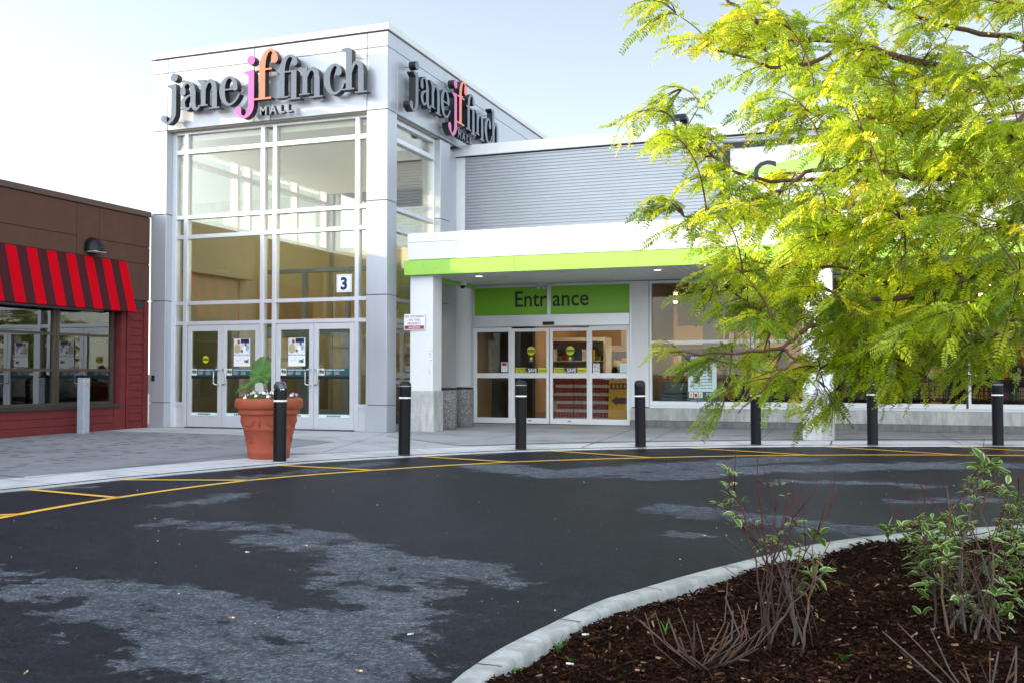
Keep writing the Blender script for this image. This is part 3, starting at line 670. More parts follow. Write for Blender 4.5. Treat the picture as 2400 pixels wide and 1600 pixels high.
GL = [('slate', [('s', [(-13.70, 7.31, .088), (-13.70, 7.312, .088)])]),
 ('slate', [('b', [(-13.765, 6.58), (-13.645, 7.12)]), ('p', [(-13.86, 7.13), (-13.86, 7.158), (-13.66, 7.175), (-13.645, 7.10), (-13.765, 7.07)]), ('s', [(-13.705, 6.62, .06), (-13.715, 6.52, .058), (-13.765, 6.42, .042), (-13.84, 6.365, .026), (-13.91, 6.375, .024)]), ('s', [(-13.955, 6.46, .073), (-13.945, 6.44, .06), (-13.91, 6.385, .03)])]),
 ('slate', [('b', [(-13.285, 6.70), (-13.16, 6.98)]), ('s', [(-13.222, 6.96, .062), (-13.25, 7.08, .052), (-13.33, 7.16, .028), (-13.42, 7.145, .02), (-13.47, 7.08, .03)]), ('s', [(-13.478, 7.03, .062), (-13.475, 6.97, .068)]),
   ('s', [(-13.25, 6.91, .016), (-13.36, 6.88, .022), (-13.46, 6.80, .046), (-13.475, 6.72, .056), (-13.435, 6.64, .042), (-13.35, 6.615, .024), (-13.26, 6.68, .018)]), ('s', [(-13.222, 6.72, .06), (-13.19, 6.63, .048), (-13.12, 6.60, .024), (-13.06, 6.64, .012)])]),
 ('slate', nglyph(0)),
 ('slate', [('b', [(-12.50, 6.912), (-12.135, 6.942)]), ('s', [(-12.185, 6.94, .052), (-12.20, 7.05, .05), (-12.26, 7.15, .03), (-12.34, 7.178, .022), (-12.43, 7.13, .04), (-12.49, 7.02, .06), (-12.505, 6.89, .066), (-12.48, 6.76, .058), (-12.42, 6.66, .038), (-12.33, 6.615, .024), (-12.22, 6.65, .02), (-12.14, 6.73, .022), (-12.10, 6.80, .022)])]),
 ('pink', [('s', [(-11.81, 7.47, .092), (-11.81, 7.472, .092)])]),
 ('pink', [('b', [(-11.87, 6.52), (-11.735, 7.22)]), ('p', [(-11.98, 7.225), (-11.98, 7.25), (-11.75, 7.272), (-11.735, 7.19), (-11.87, 7.16)]), ('s', [(-11.803, 6.56, .067), (-11.82, 6.46, .062), (-11.88, 6.37, .044), (-11.97, 6.325, .027), (-12.06, 6.36, .025)]), ('s', [(-12.115, 6.475, .08), (-12.10, 6.43, .06), (-12.06, 6.37, .03)])]),
 ('orange', [('b', [(-11.61, 6.67), (-11.475, 7.33)]), ('s', [(-11.542, 7.30, .068), (-11.52, 7.45, .062), (-11.45, 7.58, .042), (-11.36, 7.64, .026), (-11.28, 7.60, .03)]), ('s', [(-11.26, 7.50, .07), (-11.258, 7.44, .078)]), ('s', [(-11.27, 7.58, .035), (-11.26, 7.5, .06)]), ('b', [(-11.715, 7.235), (-11.32, 7.268)]), ('b', [(-11.73, 6.645), (-11.33, 6.682)])]),
 ('slate', [('b', [(-11.14, 6.66), (-11.02, 7.18)]), ('s', [(-11.08, 7.16, .06), (-11.055, 7.31, .056), (-10.99, 7.42, .038), (-10.90, 7.468, .024), (-10.82, 7.43, .028)]), ('s', [(-10.795, 7.36, .062), (-10.79, 7.32, .068)]), ('s', [(-10.81, 7.42, .03), (-10.795, 7.36, .055)]), ('b', [(-11.22, 7.133), (-10.76, 7.163)]), ('b', [(-10.865, 6.60), (-10.745, 7.16)]), ('b', [(-11.23, 6.63), (-10.93, 6.658)]), ('b', [(-10.94, 6.578), (-10.65, 6.606)])]),
 ('slate', nglyph(2.415)),
 ('slate', [('s', [(-9.79, 7.08, .05), (-9.80, 7.13, .035), (-9.86, 7.175, .022), (-9.95, 7.14, .04), (-10.03, 7.04, .062), (-10.055, 6.90, .07), (-10.035, 6.77, .062), (-9.975, 6.66, .042), (-9.88, 6.608, .026), (-9.78, 6.64, .02), (-9.71, 6.72, .022), (-9.68, 6.79, .022)]), ('s', [(-9.79, 7.05, .066), (-9.79, 7.02, .068)])]),
 ('slate', [('b', [(-9.63, 6.665), (-9.50, 7.44)]), ('p', [(-9.73, 7.445), (-9.73, 7.47), (-9.56, 7.482), (-9.50, 7.41), (-9.63, 7.39)]), ('b', [(-9.72, 6.65), (-9.44, 6.678)]), ('s', [(-9.51, 6.98, .012), (-9.46, 7.13, .03), (-9.39, 7.172, .036), (-9.315, 7.10, .052), (-9.298, 6.95, .06)]), ('b', [(-9.36, 6.59), (-9.24, 6.97)]), ('b', [(-9.43, 6.57), (-9.16, 6.598)])])]
FM = {'slate': slate, 'pink': pink_m, 'orange': orange_m}
def big_sign(label, mp, loc, faces):
    t = thing('letter_sign', label, 'sign', loc, 'jane finch mall letter signs on the tower')
    for k, P in GL: letter(P, .15, faces[k], mp, t)
    for k, chx in enumerate(((-11.53, 'M'), (-11.30, 'A'), (-11.09, 'L'), (-10.92, 'L'))):
        m = MB(); m.mat(0).text(chx[1], .235, chx[0], 6.345, 0, ext=.05, bold=.004)
        nf = len(m.f); vz = m.v
        mi = []
        for f in m.f: mi.append(0 if all(abs(vz[i][1]+.05) < .002 for i in f) else 1)
        m.m = mi; m.v = [mp(x, z, -y) for x, y, z in vz]
        m.build('letter', [grey_l if faces is FM else faces['slate'], dark_l], t)
    st = MB()                                   # standoff pins to the wall
    for x, z in ((-13.7, 7.3), (-13.7, 6.7), (-13.85, 6.45), (-13.2, 6.75), (-13.4, 6.65), (-12.95, 7.0), (-12.7, 6.7), (-12.5, 6.9), (-12.25, 7.05), (-11.8, 7.45), (-11.8, 6.9), (-12.1, 6.46), (-11.54, 6.8), (-11.54, 7.3), (-11.08, 6.8), (-10.8, 6.7), (-11.05, 7.2), (-10.55, 6.9), (-10.27, 6.7), (-10.04, 6.9), (-9.8, 7.05), (-9.57, 6.8), (-9.57, 7.35), (-9.3, 6.8)):
        st = MB(); st.tube([mp(x, z, -.19), mp(x, z, -.06)], .012, 6); st.build('standoff_pin', steel, t)
big_sign('large jane jf finch mall letters on the wide front of the tower', lambda x, z, y: (x, 17.055-y, z), (-11.6, 17.15, 6.2), FM)
big_sign('jane jf finch mall letters on the right side of the tower, seen at a slant', lambda x, z, y: (-8.675+y, 17.70+(x+14.03)*1.035, z+.02), (-8.8, 20, 6.2), FM)

# ---------------------------------------------------------------- restaurant
rest = thing('restaurant_building', 'low brown and red restaurant wall with striped awning left of the tower', 'building', (-14.6, 12, 0))
RX = -14.45; YB, YE = -14.0, 17.19
m = MB(); m.mat(1).box(-24, RX-.03, YB, YE-.01, 2.5, 4.40); m.mat(0)
def stucco(y0, y1, z0, z1): m.box(RX-.06, RX, y0+.006, y1-.006, z0+.006, z1-.006)
cols = [(17.2, 15.72), (15.72, 15.12)]; y = 15.12
while y > YB: cols.append((y, y-3.4)); cols.append((y-3.4, y-4.0)); y -= 4.0
for k, (b, a) in enumerate(cols):
    b = min(b, YE)
    if k % 2 == 0: stucco(a, b, 3.79, 4.43); stucco(a, b, 3.43, 3.79); stucco(a, b, 2.66, 3.43)
    else: stucco(a, b, 2.66, 3.43); stucco(a, b, 3.43, 4.43)
m.build('upper_wall', [brown_m, darkgap], rest)
m = MB(); m.box(-24.05, RX+.035, YB, YE, 4.435, 4.55, .006); m.build('coping', M('brown_coping', (.085, .048, .04), .6, 0, .06, 3), rest)
m = MB()
m.mat(1).box(-24, RX-.06, YB, YE-.01, 0, .40); m.box(-14.75, RX-.06, 16.56, YE-.01, .4, 2.64)
m.mat(0)
for k in range(3): m.box(RX-.07, RX-.015-.008*(k % 2 == 9), YB, 16.19, .0+k*.15+.004, .15+k*.15-.004)
z = 0.0
while z < 2.6:
    m.add([(RX-.035, 16.60, z+.002), (RX-.035, 17.05, z+.002), (RX-.052, 17.05, z+.158), (RX-.052, 16.60, z+.158)], [(0, 1, 2, 3)]); z += .16
m.box(RX-.08, RX-.056, 16.6, 17.05, .0, 2.6)
m.box(RX-.07, RX, 17.05, 17.185, 0, 2.64, .004); m.box(RX-.07, RX+.01, 16.53, 16.60, 0, 2.64, .004)
m.box(RX-.25, RX+.004, 16.36, 16.50, 0, 2.64, .004); m.box(RX-.07, RX-.002, YB, 16.357, .42, .455)
m.box(RX-.07, RX-.004, 16.19, 16.357, .0, .42)
m.build('red_siding', [red_m, darkgap], rest)
m = MB(); m.box(RX-.24, RX+.03, YB, 16.34, .456, .53, .004); m.build('window_sill', bronze_d, rest)
y1 = 16.30
wi = 0
for k in range(6):
    ya = y1-1.52 if k < 5 else y1-1.52
    m = MB(); X0, X1 = RX-.20, RX-.12
    m.box(X0, X1, y1-.07, y1, .53, 2.62); m.box(X0, X1, y1-1.52, y1-1.45, .53, 2.62)
    for z0, z1 in ((.53, .58), (1.18, 1.23), (1.86, 1.91), (2.40, 2.62)): m.box(X0+.002, X1-.002, y1-1.45, y1-.07, z0, z1)
    wo = m.build('window', bronze, rest)
    p = MB(); p.box(RX-.165, RX-.158, y1-1.46, y1-.06, .57, 2.41); p.build('pane', gl_rest, wo)
    y1 -= 1.53
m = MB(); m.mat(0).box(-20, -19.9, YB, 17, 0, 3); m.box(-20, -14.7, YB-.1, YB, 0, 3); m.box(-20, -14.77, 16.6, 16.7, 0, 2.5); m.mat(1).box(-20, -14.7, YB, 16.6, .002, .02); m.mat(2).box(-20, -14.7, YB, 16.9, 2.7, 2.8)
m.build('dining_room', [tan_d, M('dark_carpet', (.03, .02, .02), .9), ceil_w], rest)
# awning: one sloping striped cloth with end and underside
m = MB(); y = 16.49; k = 0
zt, zb, P_ = 3.42, 2.39, .27
while y > -10:
    y2 = y-.235; m.mat(0 if k % 2 == 0 else 1)
    m.add([(RX+.01, y, zt), (RX+.01, y2, zt), (RX+P_, y2, zb), (RX+P_, y, zb)], [(0, 1, 2, 3)])
    m.add([(RX+P_, y, zb), (RX+P_, y2, zb), (RX+P_-.012, y2, zb-.012), (RX+P_-.012, y, zb-.012)], [(0, 1, 2, 3)])
    y = y2; k += 1
m.mat(1).add([(RX+.005, 16.49, zt), (RX+P_, 16.49, zb), (RX+.005, 16.49, zb)], [(0, 1, 2)])
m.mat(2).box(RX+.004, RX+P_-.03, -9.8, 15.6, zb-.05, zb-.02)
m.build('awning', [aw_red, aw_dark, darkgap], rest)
# tables seen through the glass
for ty in (15.2, 13.6):
    m = MB(); m.mat(0).lathe([(.0, .74), (.38, .74), (.39, .76), (.38, .78), (0, .78)], -15.5, ty, 20); m.mat(1).lathe([(.22, .02), (.22, .04), (.03, .06), (.03, .74)], -15.5, ty, 12)
    m.build('table', [grey_l, steel], None, True, label='round pedestal table inside the restaurant window' + (' nearest the tower' if ty > 15 else ', farther from the tower'), cat='table', group='tables inside the restaurant', autos=40)
# wall lamp
lt = thing('wall_lamp', 'black half dome lamp on the brown wall above the awning', 'lamp', (RX, 15.5, 3.65))
m = MB(); vv = []; ff = []; nu, nv = 10, 8
for i in range(nu+1):
    for j in range(nv+1):
        th = math.pi*i/nu; ph = math.pi/2*j/nv
        vv.append((RX+.02+.26*math.sin(ph)*1.0, 15.5-.205*math.cos(th)*math.cos(ph)*1.0, 3.53+.27*math.sin(th)*math.cos(ph*.98)))
for i in range(nu):
    for j in range(nv): a = i*(nv+1)+j; ff.append((a, a+1, a+nv+2, a+nv+1))
m.add(vv, ff); m.build('hood', black_p, lt, True)
m = MB(); m.M = Matrix.Translation((RX+.012, 15.5, 3.62)) @ Matrix.Rotation(R(90), 4, 'Y'); m.lathe([(.0, -.01), (.18, -.01), (.18, .02), (.14, .05), (0, .05)], 0, 0, 20); m.build('back_plate', black_p, lt, True, autos=40)
m = MB(); m.box(RX+.03, RX+.24, 15.34, 15.66, 3.50, 3.52, .006); m.build('lens', M('frosted_lens', (.5, .5, .48), .5), lt)
# grey push-plate post
gp = thing('door_button_post', 'weathered grey square post with a push plate by the restaurant window', 'post', (-14.12, 15.02, 0))
m = MB(); m.box(-14.215, -14.055, 14.94, 15.10, .0, 1.06, .008); m.build('post', grey_post, gp)
m = MB(); m.box(-14.225, -14.045, 14.93, 15.11, 1.06, 1.085, .008); m.box(-14.20, -14.07, 14.96, 15.08, 1.085, 1.11, .01); m.build('cap', black_p, gp)
m = MB(); m.mat(0).box(-14.05, -14.043, 14.965, 15.075, .90, 1.01, .002); m.mat(1).box(-14.042, -14.036, 14.99, 15.05, .92, .99, .002); m.build('push_plate', [M('beige_plate', (.45, .38, .28), .5), steel], gp)

# ---------------------------------------------------------------- supermarket
canr = M('red_can', (.40, .03, .02), .3)
st = thing('supermarket_building', 'long white supermarket front with green canopy edge and grey corrugated wall', 'building', (-2, 21, 0))
SY = 21.10; XR = 14.0
m = MB(); m.mat(0).box(-9.75, -8.66, SY, 21.3, .44, 3.12); m.mat(1).box(-9.75, -8.66, SY-.03, 21.25, 0, .44, .004)
m.build('side_wall', [white_m, conc_w], st)
m = MB(); m.mat(0).box(-4.925, -4.545, SY-.06, 21.3, .42, 3.12, .004); m.box(-8.66, -4.925, SY+.08, 21.3, 3.135, 3.9); m.box(-4.54, XR, SY+.03, 21.3, 3.15, 3.9)
m.mat(2).box(-4.54, XR, SY-.05, 21.3, .40, .455, .004)
m.mat(1).box(-4.93, XR, SY-.10, 21.3, .14, .398, .006); m.mat(3).box(-4.93, XR, SY-.21, 21.2, .0, .14, .01)
m.build('front_wall', [white_m, conc_w, alu, conc_d], st)
# windows
wx = [(-4.54, -2.42), (-2.40, -.92), (-.90, 1.66), (1.70, 4.2), (4.24, 6.8), (6.84, 9.4)]
for a, b in wx:
    m = MB(); m.box(a, a+.05, SY, SY+.10, .457, 3.12); 
    if b > 9 or b in (-.92,): m.box(b-.05, b, SY, SY+.10, .457, 3.12)
    bb = b-.05 if (b > 9 or b == -.92) else b
    for z0, z1 in ((.457, .545), (1.775, 1.835), (3.06, 3.12)): m.box(a+.05, bb, SY+.002, SY+.098, z0, z1)
    fo = m.build('window', white_f, st)
    g_ = MB(); g_.box(a+.03, b-.005, SY+.05, SY+.058, .53, 3.07); g_.build('pane', gl_store, fo)
m = MB(); m.box(-2.42, -2.40, SY+.03, SY+.09, .457, 3.12); m.build('dark_mullion', bronze_d, st)
m = MB(); m.box(1.66, 1.70, SY-.001, SY+.11, .457, 3.12); m.build('dark_mullion', bronze_d, st)
# canopy
m = MB(); CY = 17.60
seams = [-8.59, -8.0, -5.6, -3.2, -.8, 1.6, 4.0, 6.4, 8.8, 11.2, XR]
m.mat(1).box(-8.56, XR, CY+.03, SY, 3.16, 3.84); m.mat(0)
for a, b in zip(seams[:-1], seams[1:]):
    m.box(a+(.0015), b-.0015, CY, CY+.05, 3.697, 3.87, .002); m.box(a+.0015, b-.0015, CY, CY+.05, 3.352, 3.692, .002)
m.box(-8.59, -8.54, CY+.052, SY-.01, 3.352, 3.87); m.box(-8.53, XR, CY+.06, SY-.01, 3.85, 3.872)
m.build('canopy', [white_m, darkgap], st)
m = MB(); gseams = [-8.64, -6.35, -4.0, -1.6, .8, 3.2, 5.6, 8.0, XR]
for a, b in zip(gseams[:-1], gseams[1:]): m.box(a+.0015, b-.0015, CY-.045, CY+.04, 3.05, 3.335, .003)
m.box(-8.64, -8.56, CY+.042, SY-.01, 3.05, 3.335, .003)
m.build('canopy_green_edge', green_m, st)
m = MB(); x = -8.54
while x < 11:
    m.mat(0).box(x, x+.145, CY+.045, SY-.02, 3.135, 3.15); x += .16
m.mat(1).box(-8.55, 11.1, CY+.045, SY-.02, 3.151, 3.155)
m.build('canopy_soffit', [M('soffit_slat', (.75, .76, .73), .5, .2), darkgap], st)
m = MB(); m.box(-8.64, 11, SY-.03, SY+.07, 3.128, 3.134); m.build('soffit_trim', bronze_d, st)
for cx in (-8.33, -.905, 6.5):
    m = MB(); m.box(cx-.245, cx+.245, 17.70, 18.12, .80, 3.134, .005); co_ = m.build('canopy_column', white_m, st)
    m = MB(); w_ = .235 if cx > -5 else .26
    m.box(cx-w_-.02, cx+w_+.02, 17.66, 18.14, 0, .80, .012); m.build('concrete_base', conc_w, co_)
m = MB(); r6 = random.Random(4)
for z0, z1, n_ in ((1.42, 1.66, 14), (1.10, 1.40, 12)):
    for k in range(n_): x = r6.uniform(-8.17, -8.10); z = r6.uniform(z0, z1); m.rect(x, x+r6.uniform(.004, .018), z, z+r6.uniform(.004, .016), 17.6985)
for k in range(8): x = r6.uniform(-8.5, -8.2); z = r6.uniform(.9, 2.9); m.rect(x, x+.012, z, z+.005, 17.6985)
m.build('scuff_marks', M('scuff_grey', (.16, .16, .17), .7), st)['kind'] = 'stuff'
# upper wall
m = MB(); z = 3.88; prof = []
while z < 6.09:
    for dz, dy in ((0, 0), (.022, .0), (.030, .022), (.058, .022), (.066, 0)): prof.append((z+dz, dy))
    z += .0715
vv = []; ff = []
for z_, dy in prof: vv += [(-8.81, SY-.03+dy*-1, z_), (-2.04, SY-.03-dy, z_)]
for k in range(len(prof)-1): ff.append((2*k, 2*k+1, 2*k+3, 2*k+2))
m.add(vv, ff); vv = [(x+0 if x < -5 else x, y, z) for x, y, z in vv]
m.add([(-1.90 if x < -5 else XR, y, z) for x, y, z in vv], ff)
m.build('corrugated_wall', corr, st)
m = MB(); m.box(-9.70, -8.815, SY-.05, SY+.1, 3.88, 6.10, .004); m.box(-2.035, -1.905, SY-.055, SY+.1, 3.88, 6.10, .003)
m.box(-9.7, XR, SY+.01, 26, 3.9, 6.12); m.build('upper_pilaster', white_m, st)
m = MB(); ps = [-9.9, -8.0, -5.0, -2.0, .72, 3.6, 6.6, 9.6, XR]
for a, b in zip(ps[:-1], ps[1:]): m.box(a+.002, b-.002, SY-.12, SY+.35, 6.115, 6.36, .006)
m.mat(1).box(-9.8, XR, SY-.08, SY, 6.095, 6.12); m.build('parapet', [white_m, darkgap], st)
# entrance unit
m = MB(); fx0, fx1 = -8.655, -4.93
m.box(fx0, fx0+.055, SY-.02, SY+.10, 0, 3.13, .003); m.box(fx1-.035, fx1, SY-.02, SY+.10, 0, 3.13, .003)
m.box(fx0+.055, fx1-.035, SY-.018, SY+.098, 3.07, 3.13); m.box(-6.84, -6.76, SY-.016, SY+.096, 2.44, 3.07)
m.box(fx0+.055, fx1-.035, SY-.05, SY+.12, 2.18, 2.44, .006); m.box(fx0+.055, fx1-.035, SY-.056, SY-.045, 2.26, 2.27)
m.build('entrance_frame', alu, st)
for a, b in ((-8.60, -6.84), (-6.76, -4.965)):
    m = MB(); m.box(a, b, SY+.03, SY+.045, 2.44, 3.07); m.build('green_fascia_panel', green_s, st)
m = MB(); m.text('Entr', .50, -6.865, 2.63, SY+.0285, 'RIGHT', bold=.006, sx=.90); m.build('entrance_lettering', black_t, st)
m = MB(); m.text('ance', .50, -6.735, 2.63, SY+.0285, 'LEFT', bold=.006, sx=.92)
m.build('entrance_lettering', black_t, st)
m = MB(); m.box(-6.92, -6.66, SY-.12, SY-.052, 2.205, 2.275, .01); m.build('door_sensor', black_p, st)
for k, (a, b, yy) in enumerate(((-8.60, -7.70, SY+.02), (-7.70, -6.815, SY+.06), (-6.795, -5.88, SY+.06), (-5.88, -4.97, SY+.02))):
    m = MB(); t0 = 2.17 if k in (0, 3) else 2.14; q_ = .065
    m.box(a, a+q_, yy-.03, yy+.02, .02, t0, .003); m.box(b-q_, b, yy-.03, yy+.02, .02, t0, .003)
    for z0, z1 in ((.02, .14), (1.035, 1.145), (2.07, t0)): m.box(a+q_, b-q_, yy-.028, yy+.018, z0, z1)
    do = m.build('sliding_door', white_f, st)
    p = MB(); p.box(a+q_-.01, b-q_+.01, yy-.006, yy+.002, .13, 2.08); p.build('pane', gl_store, do)
    if k in (1, 2):
        p = MB(); p.box((a+b)/2-.05, (a+b)/2+.03, yy-.034, yy-.0285, .07, .095, .002); p.build('floor_lock', steel, do)
m = MB(); m.box(-8.65, -4.93, SY-.06, SY+.25, .006, .018); m.build('threshold', bronze_d, st)
# interior
m = MB(); m.mat(0).box(-9.0, 12, 31, 31.1, 0, 3.3); m.box(12, 12.1, 21.3, 31, 0, 3.3); m.box(-9.1, -9.0, 21.31, 31, 0, 3.3); m.mat(1).box(-9, 12, 21.31, 31, 3.2, 3.3); m.mat(2).box(-9, 12, 21.22, 31, .003, .014)
m.mat(0).box(-4.9, -4.6, 21.31, 24.2, .02, 3.19); m.box(-3.75, -3.35, 23.3, 23.7, .02, 3.19); m.box(-4.59, 2.0, 24.6, 24.75, 2.3, 3.19); m.mat(3).box(-8.98, -7.9, 23.2, 23.4, .02, 3.19); m.box(-8.9, -7.0, 21.9, 23.1, 2.4, 2.5)
m.build('shop_interior', [store_w, M('tan_ceiling', (.50, .31, .12), .8), tile_m, M('dark_wall', (.035, .028, .02), .8)], st)
m = MB()
for x in (-7.6, -5.6, -3.0, -.5, 2.5, 5.5):
    for y in (25.5, 28.5): m.box(x, x+1.2, y, y+.18, 3.16, 3.195)
m.build('ceiling_lamps', lamp_e, st)
m = MB()
for x in (-3.2, -3.0, 2.0, 2.2, -2.6): m.box(x, x+.08, 23.0, 23.08, 1.9, 3.1)
m.build('interior_mullions', bronze, st)
for k_, (x_, y_, w_, lab_) in enumerate(((-8.4, 26.0, 1.6, 'dark refrigerated case far inside behind the left door'), (-5.9, 29.8, 2.4, 'wide refrigerated case at the back wall seen over the can trays'), (-2.0, 30.0, 3.0, 'wide refrigerated case at the back wall behind the hours window'))):
    t_ = thing('cooler_case', lab_, 'cooler', (x_, y_, 0), 'refrigerated cases along the shop back wall'); c0_ = MB(); c0_.box(x_, x_+w_, y_+.62, y_+.7, .02, 2.1); c0_.box(x_, x_+.05, y_, y_+.615, .02, 2.1); c0_.box(x_+w_-.05, x_+w_, y_, y_+.615, .02, 2.1); c0_.box(x_+.055, x_+w_-.055, y_, y_+.615, 2.0, 2.1)
    for z_ in (.1, .55, 1.0, 1.45): c0_.box(x_+.055, x_+w_-.055, y_+.02, y_+.61, z_, z_+.025)
    c0_.build('case', white_m, t_); c1_ = MB(); r7 = random.Random(30+k_)
    for z_ in (.128, .578, 1.028, 1.478):
        xx_ = x_+.08
        while xx_ < x_+w_-.2: ww_ = r7.uniform(.06, .2); c1_.mat(r7.randrange(5)); c1_.box(xx_, xx_+ww_-.012, y_+.08, y_+.4, z_, z_+r7.uniform(.12, .36), .006); xx_ += ww_
    c1_.build('goods', [canr, yboard, paper, M('blue_goods', (.04, .10, .3), .5), M('leafy_goods', (.06, .2, .04), .6)], t_)
# soffit fittings
for x, yy in ((-7.6, 18.9), (-3.9, 18.9)):
    m = MB(); m.mat(0).lathe([(.0, 3.118), (.09, 3.118), (.10, 3.125), (.10, 3.134)], x, yy, 20); m.mat(1).lathe([(.0, 3.114), (.07, 3.114), (.07, 3.118)], x, yy, 20)
    m.build('downlight', [white_f, lamp_w], st, True, autos=40)
m = MB(); m.mat(0).lathe([(.10, 3.134), (.10, 3.09), (.085, 3.07), (.0, 3.07)][::-1], -8.55, 20.3, 20); m.mat(1).lathe([(0, 3.0), (.035, 3.01), (.06, 3.045), (.062, 3.07)], -8.55, 20.3, 16)
m.build('dome_camera', [white_f, black_p], None, True, label='white dome security camera under the canopy soffit', cat='camera', autos=50)
el = thing('emergency_light', 'twin headed emergency light hanging from the canopy soffit', 'lamp', (-6.9, 20.9, 3.1))
m = MB(); m.box(-7.0, -6.8, 20.86, 20.94, 3.08, 3.132, .006); m.build('box', white_f, el)
for x in (-6.97, -6.83):
    m = MB(); m.lathe([(0, 2.99), (.045, 3.0), (.06, 3.04), (.05, 3.08)], x, 20.86, 14); m.build('lamp_head', lgrey_p, el, True)

# stickers of the sliding doors
def door_stickers(cx, nm1, nm2, nm3):
    y = SY+.028; e = .0015
    m = MB(); m.mat(0).disc(cx, 1.64, .098, y); m.mat(1).rect(cx-.092, cx+.092, 1.61, 1.665, y-e); m.mat(0).text('CAUTION', .042, cx, 1.622, y-2*e); m.mat(1).text('AUTOMATIC', .022, cx, 1.682, y-e); m.text('DOOR', .024, cx, 1.575, y-e)
    m.build('caution_sticker', [yellow_p, black_t], None, label=nm1, cat='sticker', group='round caution stickers on the sliding doors')
    m = MB(); m.mat(0).disc(cx, 1.455, .078, y); m.mat(1).add([(cx-.045, y-e, 1.465), (cx+.045, y-e, 1.465), (cx, y-e, 1.512)], [(0, 1, 2)]).rect(cx-.025, cx+.025, 1.435, 1.465, y-e); m.mat(2).text('Enter', .036, cx, 1.402, y-e)
    m.build('enter_sticker', [black_t, yellow_p, paper], None, label=nm2, cat='sticker', group='black enter arrow stickers on the sliding doors')
    m = MB(); a, b = cx-.375, cx+.375; m.mat(0).rect(a, b, 1.148, 1.265, y-.0005); m.mat(1).rect(cx-.10, cx+.16, 1.148, 1.265, y-e)
    m.add([(cx-.15, y-e, 1.15), (cx-.10, y-e, 1.19), (cx-.10, y-e, 1.245), (cx-.16, y-e, 1.262), (cx-.13, y-e, 1.205)], [(0, 1, 4), (4, 2, 3), (4, 1, 2)])
    m.text('HOW MUCH', .05, cx-.235, 1.21, y-e, sx=.9, bold=.001); m.text('WILL YOU', .05, cx-.235, 1.16, y-e, sx=.9, bold=.001); m.text('TODAY?', .062, cx+.265, 1.175, y-e, bold=.0012, sx=.85)
    m.mat(2).text('SAVE', .12, cx+.03, 1.165, y-2*e, sx=.78, bold=.003)
    m.build('banner_sticker', [yellow_p, black_t, paper], None, label=nm3, cat='sticker', group='how much will you save today strips')
door_stickers(-7.23, 'round yellow caution sticker on the left moving door under Entrance', 'black round enter arrow sticker on the left moving door', 'yellow and black save today strip across the left moving door')
door_stickers(-6.32, 'round yellow caution sticker on the right moving door under Entrance', 'black round enter arrow sticker on the right moving door', 'yellow and black save today strip across the right moving door')
y = SY-.011-.0+.0
m = MB(); m.mat(0).box(-7.945, -7.79, SY+.006, SY+.012, 1.17, 1.39, .002); m.mat(1).rect(-7.925, -7.81, 1.31, 1.375, SY+.0045); m.mat(2).rect(-7.91, -7.825, 1.28, 1.285, SY+.0045); m.rect(-7.91, -7.825, 1.25, 1.255, SY+.0045)
m.build('notice', [paper, red_p, lgrey_p], None, label='small rounded white notice with red heading on the far left door panel', cat='notice')
m = MB(); m.mat(0).box(-5.79, -5.645, SY+.006, SY+.012, 1.15, 1.355, .002)
for k in range(20):
    a0_, a1_ = 2*math.pi*k/20, 2*math.pi*(k+1)/20
    f_ = lambda r, a: (-5.718+r*math.cos(a), SY+.004, 1.285+r*math.sin(a))
    m.mat(1).add([f_(.045, a0_), f_(.045, a1_), f_(.056, a1_), f_(.056, a0_)], [(3, 2, 1, 0)])
m.add([(-5.755, SY+.0042, 1.315), (-5.748, SY+.0042, 1.323), (-5.68, SY+.0042, 1.255), (-5.687, SY+.0042, 1.247)], [(0, 1, 2, 3)]); m.mat(2).rect(-5.75, -5.69, 1.28, 1.29, SY+.0038); m.rect(-5.77, -5.665, 1.18, 1.19, SY+.0045); m.rect(-5.77, -5.665, 1.205, 1.21, SY+.0045)
m.build('no_smoking_notice', [paper, red_p, black_t], None, label='white no smoking notice with red circle on the right fixed door panel', cat='notice')
m = MB(); m.mat(0).box(-5.19, -5.04, SY+.006, SY+.012, 1.16, 1.36, .002); m.mat(1)
for k in range(6): m.rect(-5.17, -5.06-(k % 3)*.012, 1.325-k*.024, 1.332-k*.024, SY+.0045)
m.build('notice', [paleb, lgrey_p], None, label='pale blue sheet of small print on the far right door panel', cat='notice')
# store hours board in the window
hb = thing('store_hours_board', 'tall pale store hours board with dark header in the shop window', 'sign', (-3.43, SY, .55))
e = .0015; y = SY+.046
m = MB(); m.mat(0).rect(-3.74, -3.10, 1.36, 1.53, y); m.mat(1).text('FRESH', .085, -3.43, 1.435, y-e, 'RIGHT', bold=.002); m.mat(2).text('CO', .085, -3.425, 1.435, y-e, 'LEFT'); m.mat(3).rect(-3.58, -3.30, 1.41, 1.418, y-e); m.build('header', [teal_p, paper, paleb, green_s], hb)
m = MB(); m.mat(0).rect(-3.72, -3.12, .755, 1.36, y-.0005); m.mat(1).text('Store hours', .062, -3.62, 1.265, y-2*e, 'LEFT', bold=.001)
for k, dn in enumerate(('Sunday', 'Monday', 'Tuesday', 'Wednesday', 'Thursday', 'Friday', 'Saturday')):
    z = 1.20-k*.064; m.mat(1).text(dn, .032, -3.62, z, y-2*e, 'LEFT', bold=.0004); m.text('8:00 AM', .032, -3.45, z, y-2*e, 'LEFT', bold=.0008); m.text(('9:00 PM', '10:00 PM', '10:00 PM', '10:00 PM', '10:00 PM', '10:00 PM', '9:00 PM')[k], .032, -3.21, z, y-2*e, 'RIGHT', bold=.0008)
m.build('hours_sheet', [paleb, teal_p], hb)
